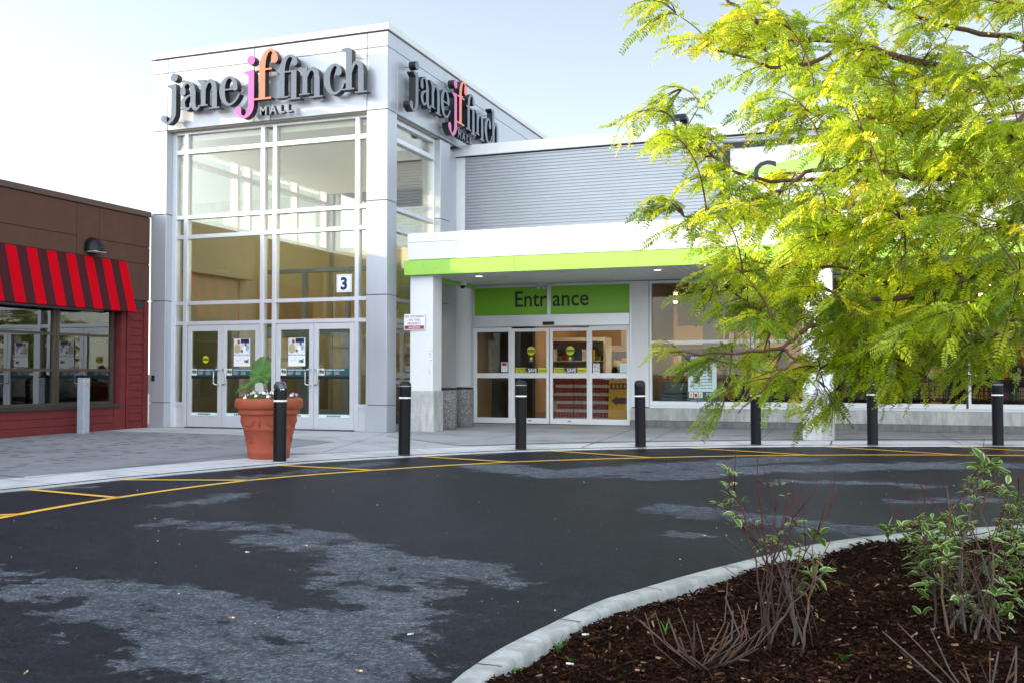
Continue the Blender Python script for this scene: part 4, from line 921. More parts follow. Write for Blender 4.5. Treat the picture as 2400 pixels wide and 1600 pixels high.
m = MB(); m.mat(0).rect(-3.74, -3.12, .552, .752, y-.0005); m.mat(1).text('Hours of', .05, -3.25, .70, y-2*e, bold=.001); m.text('operation', .05, -3.25, .66, y-2*e, bold=.001)
m.text('Mon - Fri 9 a.m. - 10 p.m.', .03, -3.43, .60, y-2*e); m.text('Sat 9 a.m. - 9 p.m.  Sun 11 a.m. - 6 p.m.', .028, -3.43, .565, y-2*e)
for k, mm in enumerate((2, 3, 4)):
    x = -3.70+k*.10; m.mat(1).rect(x, x+.085, .63, .745, y-2*e); m.mat(mm).add([(x+.02, y-3*e, .64), (x+.065, y-3*e, .64), (x+.075, y-3*e, .715), (x+.01, y-3*e, .715)], [(0, 1, 2, 3)])
m.build('drinks_panel', [teal_p, paper, yboard, red_p, M('pale_green_print', (.42, .55, .15), .5)], hb)
# no loitering sign
nl = MB(); y = 17.655
nl.mat(0).box(-8.69, -8.24, y+.005, y+.02, 1.985, 2.295, .012); nl.mat(2)
nl.text('NO LOITERING', .066, -8.465, 2.225, y+.003, bold=.0006, sx=.93); nl.text('ON THIS', .062, -8.465, 2.155, y+.003, bold=.0006); nl.text('PROPERTY', .062, -8.465, 2.085, y+.003, bold=.0006)
nl.mat(1).rect(-8.675, -8.255, 2.0, 2.068, y+.0035); nl.mat(0).text('jane', .052, -8.50, 2.02, y+.001, 'RIGHT', bold=.0008); nl.text('finch', .052, -8.44, 2.02, y+.001, 'LEFT', bold=.0008); nl.text('jf', .075, -8.47, 2.02, y+.001, bold=.0012, sx=.8)
nl.mat(3).disc(-8.61, 2.17, .008, y+.003, 8); nl.disc(-8.32, 2.17, .008, y+.003, 8)
nl.build('warning_sign', [paper, red_p, M('maroon_print', (.22, .02, .05), .5), teal_p], None, label='white and red no loitering sign on the left canopy column', cat='sign')

# banner in a black frame above the canopy
bn = thing('framed_banner', 'white and green banner in a black frame on the corrugated wall, behind the tree', 'banner', (0, 20.9, 4.6))
m = MB(); BX0, BX1, BZ0, BZ1 = -2.92, 4.6, 4.45, 5.93
m.box(BX0, BX0+.14, 20.88, 20.98, BZ0, BZ1, .01); m.box(BX1-.14, BX1, 20.88, 20.98, BZ0, BZ1, .01); m.box(BX0+.14, BX1-.14, 20.885, 20.975, BZ1-.12, BZ1-.005); m.box(BX0+.14, BX1-.14, 20.885, 20.975, BZ0, BZ0+.12)
m.build('frame', M('black_fabric', (.012, .014, .018), .6, 0, .2, 12, bump=.5, bscale=14), bn)
m = MB(); m.mat(0).rect(BX0+.12, BX1-.12, BZ0+.1, BZ1-.1, 20.93); vv = []
for k in range(21):
    t = k/20; x = -2.72+t*5.6; zt_ = 5.28+.52*math.sin(min(1, t*1.25)*math.pi*.5); zb_ = 5.2-.1*t+.12*math.sin(t*5)
    vv += [(x, 20.927, zb_-.25*t), (x, 20.927, min(zt_, 5.8))]
m.mat(1).add(vv, [(2*k, 2*k+2, 2*k+3, 2*k+1) for k in range(20)])
m.mat(2).text('C', .72, -2.08, 5.0, 20.924, 'CENTER', bold=.012); m.text('l', .72, -.86, 5.06, 20.924, bold=.012); m.text('o', .72, -.2, 4.9, 20.924, bold=.012); m.text('u', .72, 1.7, 5.24, 20.924, bold=.012)
m.build('banner_cloth', [M('white_banner', (.78, .79, .80), .5, 0, .03, 2), M('lime_print', (.45, .66, .14), .5), black_t], bn)
for x, nm in ((-3.85, 'black sign floodlight on the parapet at the left, behind a branch tip'), (-1.55, 'black sign floodlight on the parapet above the banner')):
    t = thing('floodlight', nm, 'lamp', (x, 20.9, 6.36), 'floodlights on the parapet')
    m = MB(); m.tube([(x+.14, 21.1, 6.36), (x+.14, 21.0, 6.42), (x+.14, 20.7, 6.45)], .035, 8); m.build('arm', black_p, t, True)
    m = MB(); m.box(x-.24, x+.24, 20.42, 20.72, 6.42, 6.50, .01); m.box(x+.06, x+.22, 20.72, 20.9, 6.36, 6.52, .01); m.build('head', black_p, t)

# ---------------------------------------------------------------- bollards
def make_bollard(lab, stripes):
    t = thing('bollard', lab, 'bollard', (0, 0, 0), 'black bollards along the pavement edge')
    m = MB(); m.lathe([(.084, 0), (.084, .925), (.0845, .93)], 0, 0, 28); m.build('sleeve', black_p, t, True, autos=40)
    m = MB(); m.lathe([(.086, .925), (.0865, .96), (.082, .995), (.068, 1.02), (.045, 1.032), (0, 1.035)], 0, 0, 28); m.build('cap', black_p, t, True, autos=60)
    m = MB(); m.lathe([(.0875, .0), (.0875, .012), (.084, .014)], 0, 0, 28); m.build('foot_ring', bronze_d, t, True, autos=40)
    for z in stripes:
        m = MB(); m.lathe([(.0845, z-.011), (.0862, z-.009), (.0862, z+.009), (.0845, z+.011)], 0, 0, 28, cap=False); m.build('stripe', stripe_m, t, True, autos=40)
    return t
b2 = make_bollard('black bollard with two white stripes beside the left canopy column', (.80, .957)); b2.location = (-6.22, 12.66, 0)
b1 = make_bollard('black bollard with one white stripe', (.79,))
b1.location = (-3.44, 15.31, 0); b1['label'] = 'black bollard with a single white stripe, right of the entrance doors under the white pier'
dup(b2, (-5.02, 14.18, 0), .3, 'black bollard with two white stripes in front of the sliding entrance doors')
dup(b1, (-1.80, 16.40, 0), .9, 'black bollard with one white stripe behind hanging leaves, left of the right canopy column')
dup(b2, (-.04, 17.03, 0), 1.3, 'black bollard with two white stripes just right of the right canopy column')
dup(b2, (1.83, 17.53, 0), .5, 'rightmost black bollard, two white stripes, in front of the dark shop window')
t = thing('bollard', 'nearest black bollard in front of the terracotta pot, its top stripe torn', 'bollard', (-7.22, 11.08, 0), 'black bollards along the pavement edge')
m = MB(); m.lathe([(.085, 0), (.085, .945)], -7.22, 11.08, 28); m.build('sleeve', black_p, t, True, autos=40)
m = MB(); m.lathe([(.0845, .93), (.086, .955), (.078, 1.0), (.055, 1.035), (.045, 1.04), (0, 1.04)], -7.22, 11.08, 10); m.build('cap', M('glossy_black', (.012, .013, .018), .12, coat=.6), t)
m = MB(); m.lathe([(.0855, .777), (.087, .779), (.087, .799), (.0855, .801)], -7.22, 11.08, 28, cap=False); m.build('stripe', stripe_m, t, True, autos=40)
m = MB()
for a0_, a1_ in ((3.6, 4.25), (5.3, 5.45), (5.6, 5.9)):
    vv = []
    for k in range(7):
        a = a0_+(a1_-a0_)*k/6; vv += [(-7.22+.0875*math.cos(a), 11.08+.0875*math.sin(a), .93), (-7.22+.0875*math.cos(a), 11.08+.0875*math.sin(a), .95)]
    m.add(vv, [(2*k, 2*k+2, 2*k+3, 2*k+1) for k in range(6)])
m.build('torn_stripe', stripe_m, t)
m = MB(); m.lathe([(.089, .0), (.089, .010), (.085, .012)], -7.22, 11.08, 28); m.build('foot_ring', lgrey_p, t, True, autos=40)

for k_, o_ in enumerate([q for q in COL.objects if q.name.startswith('bollard') and q.parent is None and q.location.x > -7]):
    o_.rotation_euler = (R((-.5, .4, -.3, .6, -.2, .5)[k_ % 6]), R((.6, -.4, .3, -.7, .5, -.3)[k_ % 6]), o_.rotation_euler.z)
# ---------------------------------------------------------------- planter
pot = thing('planter_pot', 'large terracotta plastic flower pot with swag relief by the tower doors', 'flower pot', (-7.72, 11.58, 0))
pc = (-7.72, 11.58)
m = MB(); m.lathe([(.0, .0), (.265, 0), (.275, .012), (.278, .07), (.284, .08), (.286, .10), (.282, .11), (.335, .385), (.342, .39), (.345, .405), (.341, .42), (.375, .585), (.39, .59), (.405, .60), (.41, .63), (.402, .65), (.404, .665),
     (.425, .67), (.443, .685), (.452, .72), (.452, .77), (.44, .80), (.42, .81), (.395, .80), (.385, .76), (.375, .73), (0, .725)], *pc, 56)
m.build('pot', terra, pot, True, autos=50)
m = MB()                                   # moulded swags and rosettes
def on_pot(a, z, off=.0): r = .286+(z-.10)*(.375-.286)/(.485)+off; return (pc[0]+r*math.cos(a), pc[1]+r*math.sin(a), z)
for k in range(6):
    a0 = -math.pi/2 - .28 + k*math.pi/3
    for dz, rr in ((0, .013), (.022, .009), (-.02, .008)):
        m.tube([on_pot(a0-.40+.8*i/14, .53-dz-.075*math.sin(math.pi*i/14), -.006) for i in range(15)], [rr*(.6+.5*math.sin(math.pi*i/14)) for i in range(15)], 6)
    m.build('swag_relief', terra, pot, True); m = MB(); m.tube([on_pot(a0+.5, .56, 0), on_pot(a0+.515, .50, .004), on_pot(a0+.5, .43, 0)], [.006, .016, .006], 6)
    m.build('drop_relief', terra, pot, True); m = MB()
    for i in range(8):
        b = 2*math.pi*i/8; m.tube([on_pot(a0, .25, .002), on_pot(a0+.11*math.cos(b), .25+.032*math.sin(b), .002)], [.008, .006], 5)
    m.build('rosette_relief', terra, pot, True); m = MB()
m = MB(); m.lathe([(0, .752), (.38, .748)], *pc, 24); m.build('soil', M('potting_soil', (.03, .018, .01), .9, bump=.6, bscale=60), pot)

def leafmat(name, c1, c2, trans=.35, rough=.45, attr=True):
    t = NT(name); at_ = t.new('ShaderNodeAttribute', attribute_name='tint')
    col = t.ramp(at_.outputs['Fac'], c1 if isinstance(c1[0], (list, tuple)) and not isinstance(c1[0][0], tuple) and len(c1[0]) == 2 else [(0, c1), (1, c2)]) if attr else t.ramp(t.noise(t.coord(), 18, 3), [(.3, c1), (.7, c2)])
    t.link(col, t.p.inputs['Base Color']); t.p.inputs['Roughness'].default_value = rough
    tl = t.new('ShaderNodeBsdfTranslucent'); t.link(t.mix(.45, col, (.95, 1.0, .06), 'MIX') if trans > .3 else col, tl.inputs[0])
    mx = t.new('ShaderNodeMixShader'); mx.inputs[0].default_value = trans
    t.link(t.p.outputs[0], mx.inputs[1]); t.link(tl.outputs[0], mx.inputs[2]); t.link(mx.outputs[0], t.out.inputs[0]); return t.m
petal_w = M('white_petal', (.80, .79, .78), .6); petal_d = M('dark_purple_petal', (.03, .008, .04), .6); petal_r = M('crimson_petal', (.25, .005, .02), .6); petal_p = M('pink_petal', (.62, .22, .48), .6)
small_leaf = leafmat('bedding_leaf', (.04, .12, .015), (.12, .24, .03), .2, attr=False)
fl = thing('pansy_plants', 'white, purple and pink pansies with small leaves filling the terracotta pot', 'flowers', (*pc, .75))
m = MB(); r_ = random.Random(3)
for k in range(3200):
    a = r_.uniform(0, 6.283); q_ = math.sqrt(r_.random())*.40; z = .75+r_.random()*(.085-.06*(q_/.42)**2)+.02
    c_ = Vector((pc[0]+q_*math.cos(a), pc[1]+q_*math.sin(a), z)); dr_ = Vector((r_.uniform(-1, 1), r_.uniform(-1, 1), r_.uniform(-.2, .9))).normalized()
    s_ = dr_.cross(Vector((0, 0, 1))).normalized()*.011; L = r_.uniform(.02, .045); m.add([c_, c_+dr_*L*.5+s_, c_+dr_*L, c_+dr_*L*.5-s_], [(0, 1, 2, 3)])
m.build('foliage', small_leaf, fl)
m = MB()
for k in range(58):
    a = r_.uniform(0, 6.283); q_ = r_.uniform(.05, .40); z = .80+.055*(1-(q_/.42)**2)+r_.uniform(-.01, .05)
    mi = r_.choice([0, 0, 0, 1, 1, 2]) if math.cos(a) < .5 else r_.choice([3, 3, 0])
    if q_ < .1: mi = 0
    ce = Vector((pc[0]+q_*math.cos(a), pc[1]+q_*math.sin(a), z)); nrm = Vector((math.cos(a)*.5+.3, math.sin(a)*.5-.9, .5+r_.uniform(-.3, .3))).normalized()
    u_ = nrm.orthogonal().normalized(); v_ = nrm.cross(u_)
    for p in range(5):
        b = p*1.2566+r_.uniform(-.2, .2); dd_ = u_*math.cos(b)+v_*math.sin(b); e_ = dd_.cross(nrm)
        R_ = r_.uniform(.018, .028); pts = [ce, ce+dd_*R_*.5+e_*R_*.5+nrm*.002, ce+dd_*R_+e_*R_*.35+nrm*.006, ce+dd_*R_-e_*R_*.35+nrm*.006, ce+dd_*R_*.5-e_*R_*.5+nrm*.002]
        m.mat(mi).add(pts, [(0, 1, 2, 3, 4)])
m.build('blossoms', [petal_w, petal_d, petal_r, petal_p], fl)
# elephant ear
ee = thing('elephant_ear_plant', 'elephant ear plant with one huge upright leaf rising from the terracotta pot', 'plant', (*pc, .75))
def big_leaf(nm, base, tip, side, width, stem, notch=.25):
    base, tip, side = Vector(base), Vector(tip), Vector(side).normalized(); ax = tip-base; L = ax.length; ax.normalize(); nrm = ax.cross(side).normalized()
    vv = []; ff = []; na, nb = 18, 10
    # heart: polar outline about the stalk point
    ctr = base+ax*L*notch
    mid = base+ax*L*.5; ctr = base+ax*L*.36
    vv.append(ctr)
    for i in range(1, nb+1):
        for k in range(36):
            th = 2*math.pi*k/36; c_ = math.cos(th); s_ = math.sin(th); q = i/nb
            cut = 1-.30*max(0, (-c_-.90)/.10)**.7
            tip = 1+.06*max(0, c_)**8
            rim = mid+ax*(L/2)*c_*cut*tip+side*(width/2)*(abs(s_)**.92*(1 if s_ > 0 else -1))*(1-.14*c_)
            vv.append(ctr.lerp(rim, q)+nrm*(.014*math.sin(th*9)*q*q-.035*q*q*abs(s_)+.02*q+.004*math.cos(th*14)*q))
    for k in range(36): ff.append((0, 1+k, 1+(k+1) % 36))
    for i in range(nb-1):
        for k in range(36): a = 1+i*36+k; b = 1+i*36+(k+1) % 36; ff.append((a, a+36, b+36, b))
    mb = MB(); mb.add(vv, ff); o_ = mb.build('leaf', taro_m, ee, True)
    mb = MB(); mb.tube([stem, (Vector(stem)+ctr)*.5+Vector((.01, 0, .02)), ctr], [.013, .010, .006], 8); 
    for k in range(10):
        th = 2*math.pi*(k+.5)/10; c_ = math.cos(th); s_ = math.sin(th); al = c_*(L*(1-notch) if c_ > 0 else L*notch)*.9
        e_ = ctr+ax*al+side*s_*width*.43-nrm*.02*abs(s_)
        mb.tube([ctr-nrm*.001, (ctr+e_)*.5-nrm*.001, e_], [.003, .002, .0008], 5)
    mb.build('stalk', vein_m, ee, True)
tm = NT('taro_leaf'); c = tm.coord(); n_ = tm.noise(c, 9, 4, .6)
tm.link(tm.ramp(n_, [(.3, (.035, .12, .018)), (.7, (.085, .22, .035))]), tm.p.inputs['Base Color']); tm.p.inputs['Roughness'].default_value = .45
tl = tm.new('ShaderNodeBsdfTranslucent'); tl.inputs[0].default_value = (.14, .34, .03, 1); mx = tm.new('ShaderNodeMixShader'); mx.inputs[0].default_value = .3
tm.link(tm.p.outputs[0], mx.inputs[1]); tm.link(tl.outputs[0], mx.inputs[2]); tm.link(mx.outputs[0], tm.out.inputs[0]); taro_m = tm.m
vein_m = M('leaf_stalk', (.16, .30, .07), .5)
big_leaf('leaf', (pc[0]-.05, pc[1]-.16, .96), (pc[0]-.03, pc[1]-.12, 1.36), (.95, .3, .02), .29, (pc[0]-.02, pc[1]-.02, .76))
big_leaf('leaf', (pc[0]-.14, pc[1]-.12, 1.02), (pc[0]-.42, pc[1]-.16, .90), (.2, .5, .5), .15, (pc[0]-.06, pc[1]-.03, .76))

# ---------------------------------------------------------------- litter bins
for x, yy, nm in ((-8.20, 18.62, 'round pebble concrete bin right of the left canopy column, the nearer one'), (-8.24, 19.62, 'round pebble concrete bin farther in, next to the white wall by the doors')):
    t = thing('waste_bin', nm, 'bin', (x, yy, 0), 'pair of pebble concrete bins')
    m = MB(); m.lathe([(0, .012), (.19, .012), (.205, .03), (.215, .05), (.218, .78), (.21, .80), (0, .80)], x, yy, 36); m.build('drum', pebble, t, True, autos=40)
    m = MB(); m.lathe([(.205, .801), (.214, .81), (.205, .835), (.12, .85), (.11, .83), (0, .83)], x, yy, 36); m.build('lid', black_p, t, True, autos=40)
    m = MB(); m.lathe([(0, 0), (.16, 0), (.16, .012)], x, yy, 20); m.build('base_ring', conc_w, t)
# ---------------------------------------------------------------- inside the shop
canr = M('red_can', (.40, .03, .02), .3); tray = M('white_tray', (.62, .58, .52), .6)
def make_tray():
    t = thing('can_tray', 'tray', 'tray of cans', (0, 0, 0), 'stacked trays of red cans inside the doors')
    m = MB(); m.box(-.22, .22, -.14, .14, 0, .07, .004); m.build('carton', tray, t)
    m = MB()
    for i in range(6):
        for j in (-1, 1): m.lathe([(.033, .072), (.034, .18), (.028, .19), (0, .19)], -.18+.072*i, .07*j, 10)
    m.build('cans', canr, t, True, autos=40); return t
tr0 = make_tray(); first = True; rowsn = ('floor', 'second', 'third', 'fourth', 'top'); coln = ('left stack', 'second stack from left', 'third stack from left', 'right stack')
for cx in range(4):
    for k in range(5):
        lab = 'tray of red cans behind the doors, %s layer, %s' % (rowsn[k], coln[cx])
        loc = (-7.0+cx*.46, 23.0+.02*((k*7+cx*3) % 3), .02+k*.195)
        if first: tr0.location = loc; tr0['label'] = lab; first = False
        else: dup(tr0, loc, 0, lab)
sb = thing('floor_sign_board', 'yellow folding floor sign with a dark left arrow inside the doors', 'sign', (-5.5, 22.5, .02))
m = MB(); m.M = Matrix.Translation((-5.52, 22.5, .02)) @ Matrix.Rotation(R(-9), 4, 'X')
m.mat(0).prism([(-.30, -.012), (.30, -.012), (.30, .012), (-.30, .012)], .06, .98); m.mat(0).box(-.30, -.2, -.011, .011, 0, .06); m.box(.2, .3, -.011, .011, 0, .06)
m.mat(1).rect(-.27, .25, .76, .90, -.0135); m.rect(-.1, .24, .42, .56, -.0135); m.add([(-.24, -.0135, .49), (-.1, -.0135, .38), (-.1, -.0135, .60)], [(0, 1, 2)])
m.mat(0)
for k in range(5): m.rect(-.22+k*.09, -.17+k*.09, .79, .87, -.015)
m.build('front_board', [yboard, black_t], sb)
m = MB(); m.M = Matrix.Translation((-5.52, 22.82, .02)) @ Matrix.Rotation(R(9), 4, 'X'); m.box(-.3, .3, -.012, .012, 0, .98); m.build('back_board', yboard, sb)
# shelving with goods
def shelf(x, y, L, nm, seed):
    t = thing('display_shelf', nm, 'shelf', (x, y, 0), 'goods shelves inside the shop')
    m = MB(); m.box(x, x+.04, y, y+.5, .01, 1.75); m.box(x+L-.04, x+L, y, y+.5, .01, 1.75); m.box(x+.04, x+L-.04, y+.46, y+.5, .01, 1.75)
    for z in (.12, .5, .9, 1.3): m.box(x+.04, x+L-.04, y+.01, y+.455, z, z+.03)
    m.build('rack', bronze, t); r2 = random.Random(seed); g_ = MB()
    for z in (.15, .53, .93, 1.33):
        xx = x+.06
        while xx < x+L-.2:
            w2 = r2.uniform(.07, .16); h2 = r2.uniform(.14, .3); g_.mat(r2.randrange(6)); g_.box(xx, xx+w2-.01, y+.06, y+.35, z+.001, z+h2, .006); xx += w2
    g_.build('goods', [canr, orange_p, M('green_goods', (.06, .16, .04), .5), tan_w, yboard, M('dark_goods', (.05, .035, .03), .5)], t)
    t['label'] = nm
shelf(-4.6, 25.2, 2.6, 'goods shelf behind the store hours window', 1); shelf(-1.6, 25.2, 2.6, 'goods shelf deep inside behind the right canopy column', 2); shelf(1.6, 25.2, 3.0, 'goods shelf deep inside behind the rightmost window', 3)
shelf(-6.9, 27.0, 2.6, 'goods shelf far inside beyond the sliding doors', 4)
pb = thing('produce_bin', 'green produce display with fruit behind the left part of the shop window', 'display', (-4.1, 22.0, 0))
m = MB(); m.box(-4.42, -3.5, 21.7, 22.3, .02, .62, .02); m.box(-4.44, -3.48, 21.68, 22.32, .62, .68, .01); m.box(-4.42, -3.5, 21.9, 22.3, .69, .95, .02); m.build('bin', M('dark_green_bin', (.01, .06, .05), .4), pb)
m = MB(); r3 = random.Random(5)
for k in range(70):
    cx, cy, cz = r3.uniform(-4.35, -3.55), r3.uniform(21.93, 22.25), r3.uniform(.98, 1.06); q = r3.uniform(.03, .05); m.mat(r3.randrange(3))
    m.lathe([(0, cz-q), (q*.8, cz-q*.6), (q, cz), (q*.8, cz+q*.6), (0, cz+q)], cx, cy, 8)
m.build('fruit', [M('orange_fruit', (.6, .2, .02), .4), M('brown_fruit', (.25, .1, .03), .5), M('apple_red', (.4, .03, .02), .3)], pb, True)
# shopping carts nested in a row
def make_cart():
    t = thing('shopping_cart', 'cart', 'shopping cart', (0, 0, 0), 'row of nested shopping carts inside the window')
    m = MB(); y0, y1 = -.27, .27                # runs along x, handle at +x
    P = lambda x, s, z: (x, s*(.22+.05*(x+.4)), z)
    for s in (-1, 1):
        m.tube([P(-.42, s, .95), P(.42, s, 1.04)], .008, 6); m.tube([P(-.40, s, .62), P(.40, s, .55)], .007, 6)
        for k in range(13): q = -.42+.84*k/12; m.tube([P(q*.97, s, .585-.04*q), P(q, s, .995+.05*q)], .0032, 4, False)
        for k in range(4): z = .68+.09*k; m.tube([P(-.41, s, z), P(.41, s, z)], .0032, 4, False)
        m.tube([P(.40, s, 1.02), P(.30, s, .12)], .012, 6); m.tube([P(.30, s, .14), P(-.40, s, .14)], .012, 6); m.tube([P(-.40, s, .14), P(-.2, s, .6)], .01, 6)
    for k in range(8): s = -1+2*k/7; m.tube([(-.42, s*.22, .95), (-.41, s*.22, .62), (.40, s*.25, .55)], .0032, 4, False)
    m.build('basket', M('dark_wire', (.012, .012, .013), .4, .3), t)
    m = MB(); m.tube([(.45, -.24, 1.05), (.45, .24, 1.05)], .016, 8); m.build('handle', black_p, t, True)
    gm_ = M('green_plastic', (.22, .48, .02), .35)
    for s in (-1, 1):
        m = MB(); m.box(.37, .50, s*.25-.03, s*.25+.03, 1.0, 1.12, .015); m.build('handle_end', gm_, t)
    for x in (-.36, .30):
        for s in (-1, 1):
            m = MB(); m.M = Matrix.Translation((x, s*.22, .065)) @ Matrix.Rotation(R(90), 4, 'X'); m.lathe([(0, -.013), (.06, -.013), (.06, .013), (0, .013)], 0, 0, 14); m.build('wheel', black_t, t)
    return t
ct = make_cart(); k = 0; cl = []
for x in np.arange(-.55, 3.6, .30):
    nm = ('shopping cart in the nested row behind glass, ' + ('at its left end by the canopy column' if k == 0 else '%s from the left end' % ('second', 'third', 'fourth', 'fifth', 'sixth', 'seventh', 'eighth', 'ninth', 'tenth', 'eleventh', 'twelfth', 'thirteenth', 'fourteenth', 'fifteenth')[k-1]))
    if k == 0: ct.location = (x, 21.75, .02); ct['label'] = nm
    else: dup(ct, (float(x), 21.75, .02), 0, nm)
    k += 1
dup(ct, (-2.15, 21.95, .02), 0, 'shopping cart being pushed by the person behind the shop window')
dup(ct, (-1.75, 21.95, .02), 0, 'shopping cart just right of the thin dark mullion, beside the person')

# person indoors, bending over the carts
def skin_body(name, joints, edges, radii, mat, parent, levels=1, root=0):
    me = bpy.data.meshes.new(name); me.from_pydata([tuple(j) for j in joints], edges, [])
    ob = bpy.data.objects.new(name, me); COL.objects.link(ob)
    sk = ob.modifiers.new('s', 'SKIN'); sk.use_smooth_shade = True
    for i, r_ in enumerate(radii):
        v = me.skin_vertices[0].data[i]; v.radius = r_ if isinstance(r_, tuple) else (r_, r_); v.use_root = (i == root)
    sb_ = ob.modifiers.new('b', 'SUBSURF'); sb_.levels = levels; sb_.render_levels = levels
    dg = bpy.context.evaluated_depsgraph_get(); dg.update(); m2 = bpy.data.meshes.new_from_object(ob.evaluated_get(dg))
    bpy.data.objects.remove(ob)
    o2 = bpy.data.objects.new(name, m2); COL.objects.link(o2); m2.materials.clear(); m2.materials.append(mat); o2.parent = parent
    m2.polygons.foreach_set('use_smooth', [True]*len(m2.polygons)); return o2
pr = thing('person', 'person in a grey shirt and dark cap leaning over carts behind the shop window', 'person', (-2.72, 22.05, .02))
skinm = M('skin', (.28, .15, .09), .55); shirt = M('grey_shirt', (.22, .20, .19), .8); jeans = M('dark_trousers', (.03, .035, .05), .8); capm = M('dark_cap', (.02, .025, .022), .8)
J = [(0,0,.93), (-.03,0,1.08), (-.09,0,1.24), (-.15,0,1.37), (-.19,0,1.46), (-.235,0,1.56), (-.25,0,1.65),      # spine, neck, head
     (-.14,-.17,1.36), (-.25,-.23,1.12), (-.42,-.17,.98), (-.49,-.14,.96),     # near arm
     (-.14,.17,1.36), (-.24,.22,1.12), (-.41,.17,1.0), (-.48,.14,.98),
     (.01,-.09,.88), (-.03,-.10,.49), (.05,-.10,.09), (-.08,-.11,.04), (.01,.09,.88), (.10,.10,.49), (.22,.10,.10), (.09,.11,.04)]
Ed = [(0,1),(1,2),(2,3),(3,4),(4,5),(5,6),(3,7),(7,8),(8,9),(9,10),(3,11),(11,12),(12,13),(13,14),(0,15),(15,16),(16,17),(17,18),(0,19),(19,20),(20,21),(21,22)]
Rd = [(.13,.11),(.13,.10),(.15,.11),(.13,.10),.055,.085,.075,.062,.045,.034,.026,.062,.045,.034,.026,.088,.058,.042,.035,.088,.058,.042,.035]
body_o = skin_body('body', J, Ed, Rd, skinm, pr, 1)
def sub(idx, grow, nm, mat, root):
    mp_ = {k: i for i, k in enumerate(idx)}
    return skin_body(nm, [J[k] for k in idx], [(mp_[a], mp_[b]) for a, b in Ed if a in mp_ and b in mp_], [tuple(q+grow for q in (Rd[k] if isinstance(Rd[k], tuple) else (Rd[k], Rd[k]))) for k in idx], mat, pr, 1, root)
sub([0,1,2,3,7,8,11,12], .018, 'shirt', shirt, 0); sub([0,15,16,17,19,20,21], .014, 'trousers', jeans, 0)
m = MB(); m.M = Matrix.Translation((-.245, 0, 1.655)) @ Matrix.Rotation(R(-18), 4, 'Y'); m.lathe([(.098, -.01), (.10, .03), (.085, .075), (.05, .10), (0, .108)], 0, 0, 16); m.box(-.20, -.06, -.07, .07, -.008, .006, .004)
m.build('cap', capm, pr, True, autos=45).location = (0, 0, 0)
for o_ in [q for q in COL.objects if q.parent == pr and q.name.startswith('cap')]:
    o_.location = (2.72, -22.05, -.02)
    o_.location = (0, 0, 0)
    for v in o_.data.vertices: v.co += Vector(ORG[pr])
for hx, hy, hz, sgn in ((-.49, -.14, .96, 1), (-.48, .14, .98, -1)):
    m = MB(); m.M = Matrix.Translation(Vector((-2.72, 22.05, .02)))
    m.tube([(hx+.01, hy, hz), (hx-.03, hy, hz-.005), (hx-.075, hy, hz-.015)], [.024, .034, .030], 8)
    for k in range(4): fy = hy+(-.03+.02*k); L = (.055, .066, .062, .048)[k]; m.tube([(hx-.07, fy, hz-.015), (hx-.075-L*.5, fy, hz-.018), (hx-.075-L*.75, fy, hz-.04)], [.009, .0085, .007], 6)
    m.tube([(hx-.03, hy-.03*sgn, hz-.005), (hx-.06, hy-.052*sgn, hz-.02), (hx-.085, hy-.05*sgn, hz-.035)], [.011, .010, .008], 6)
    m.build('hand', skinm, pr, True)
m = MB(); m.M = Matrix.Translation((-2.72-.25, 22.05, .02+1.60))
m.tube([(-.085, 0, .03), (-.108, 0, .0), (-.09, 0, -.008)], [.008, .014, .008], 6); m.tube([(-.0, -.082, .02), (.005, -.092, 0), (0, -.084, -.02)], [.008, .014, .008], 6); m.tube([(-.0, .082, .02), (.005, .092, 0), (0, .084, -.02)], [.008, .014, .008], 6)
m.build('face', skinm, pr, True)

# ---------------------------------------------------------------- planted island
ISL = [(.4, -1.6), (-.6, -.6), (-1.12, .8), (-1.30, 2.1), (-1.37, 3.14), (-1.36, 3.6), (-1.30, 4.0), (-1.21, 4.5), (-1.08, 4.85), (-.93, 5.24), (-.76, 5.62), (-.56, 6.05), (-.43, 6.32), (-.22, 6.65), (.05, 6.97), (.42, 7.33), (.97, 7.74), (1.8, 8.2), (3.0, 8.6), (4.6, 8.7), (6.2, 8.0), (7.0, 6.2), (6.6, 3.5), (5.0, .5), (3.0, -1.6), (1.5, -2.2), (.4, -1.6)]
ISC = catmull(ISL, 5)[:-1]
def closed_inset(P, dd):
    out_ = []; n_ = len(P)
    for i in range(n_):
        a = np.array(P[i-1]); b = np.array(P[(i+1) % n_]); t = (b-a)/np.linalg.norm(b-a); out_.append((P[i][0]+t[1]*dd, P[i][1]-t[0]*dd))
    return out_
m = MB(); prof = [(-.012, AZ-.03), (-.008, .085), (.004, .096), (.02, .10), (.092, .101), (.104, .096), (.112, .08), (.115, -.02)]
rings = [closed_inset(ISC, dd_) for dd_, _ in prof]; nI = len(ISC)
r4 = random.Random(2); vv = []
for (dd_, z_), rg in zip(prof, rings): vv += [(x+r4.uniform(-.0015, .0015), y, z_+r4.uniform(-.0004, .0004)) for x, y in rg]
ff = []
for l in range(len(prof)-1):
    for i in range(nI): i2 = (i+1) % nI; ff.append((l*nI+i2, l*nI+i, l*nI+nI+i, l*nI+nI+i2))
m.add(vv, ff)
kerb_m = concrete('kerb_concrete', (.50, .51, .50), 3, dark=.78)
m.build('island_kerb', kerb_m, None, True, kind='structure', label='pale concrete kerb curving round the mulch bed')
jm_ = MB()
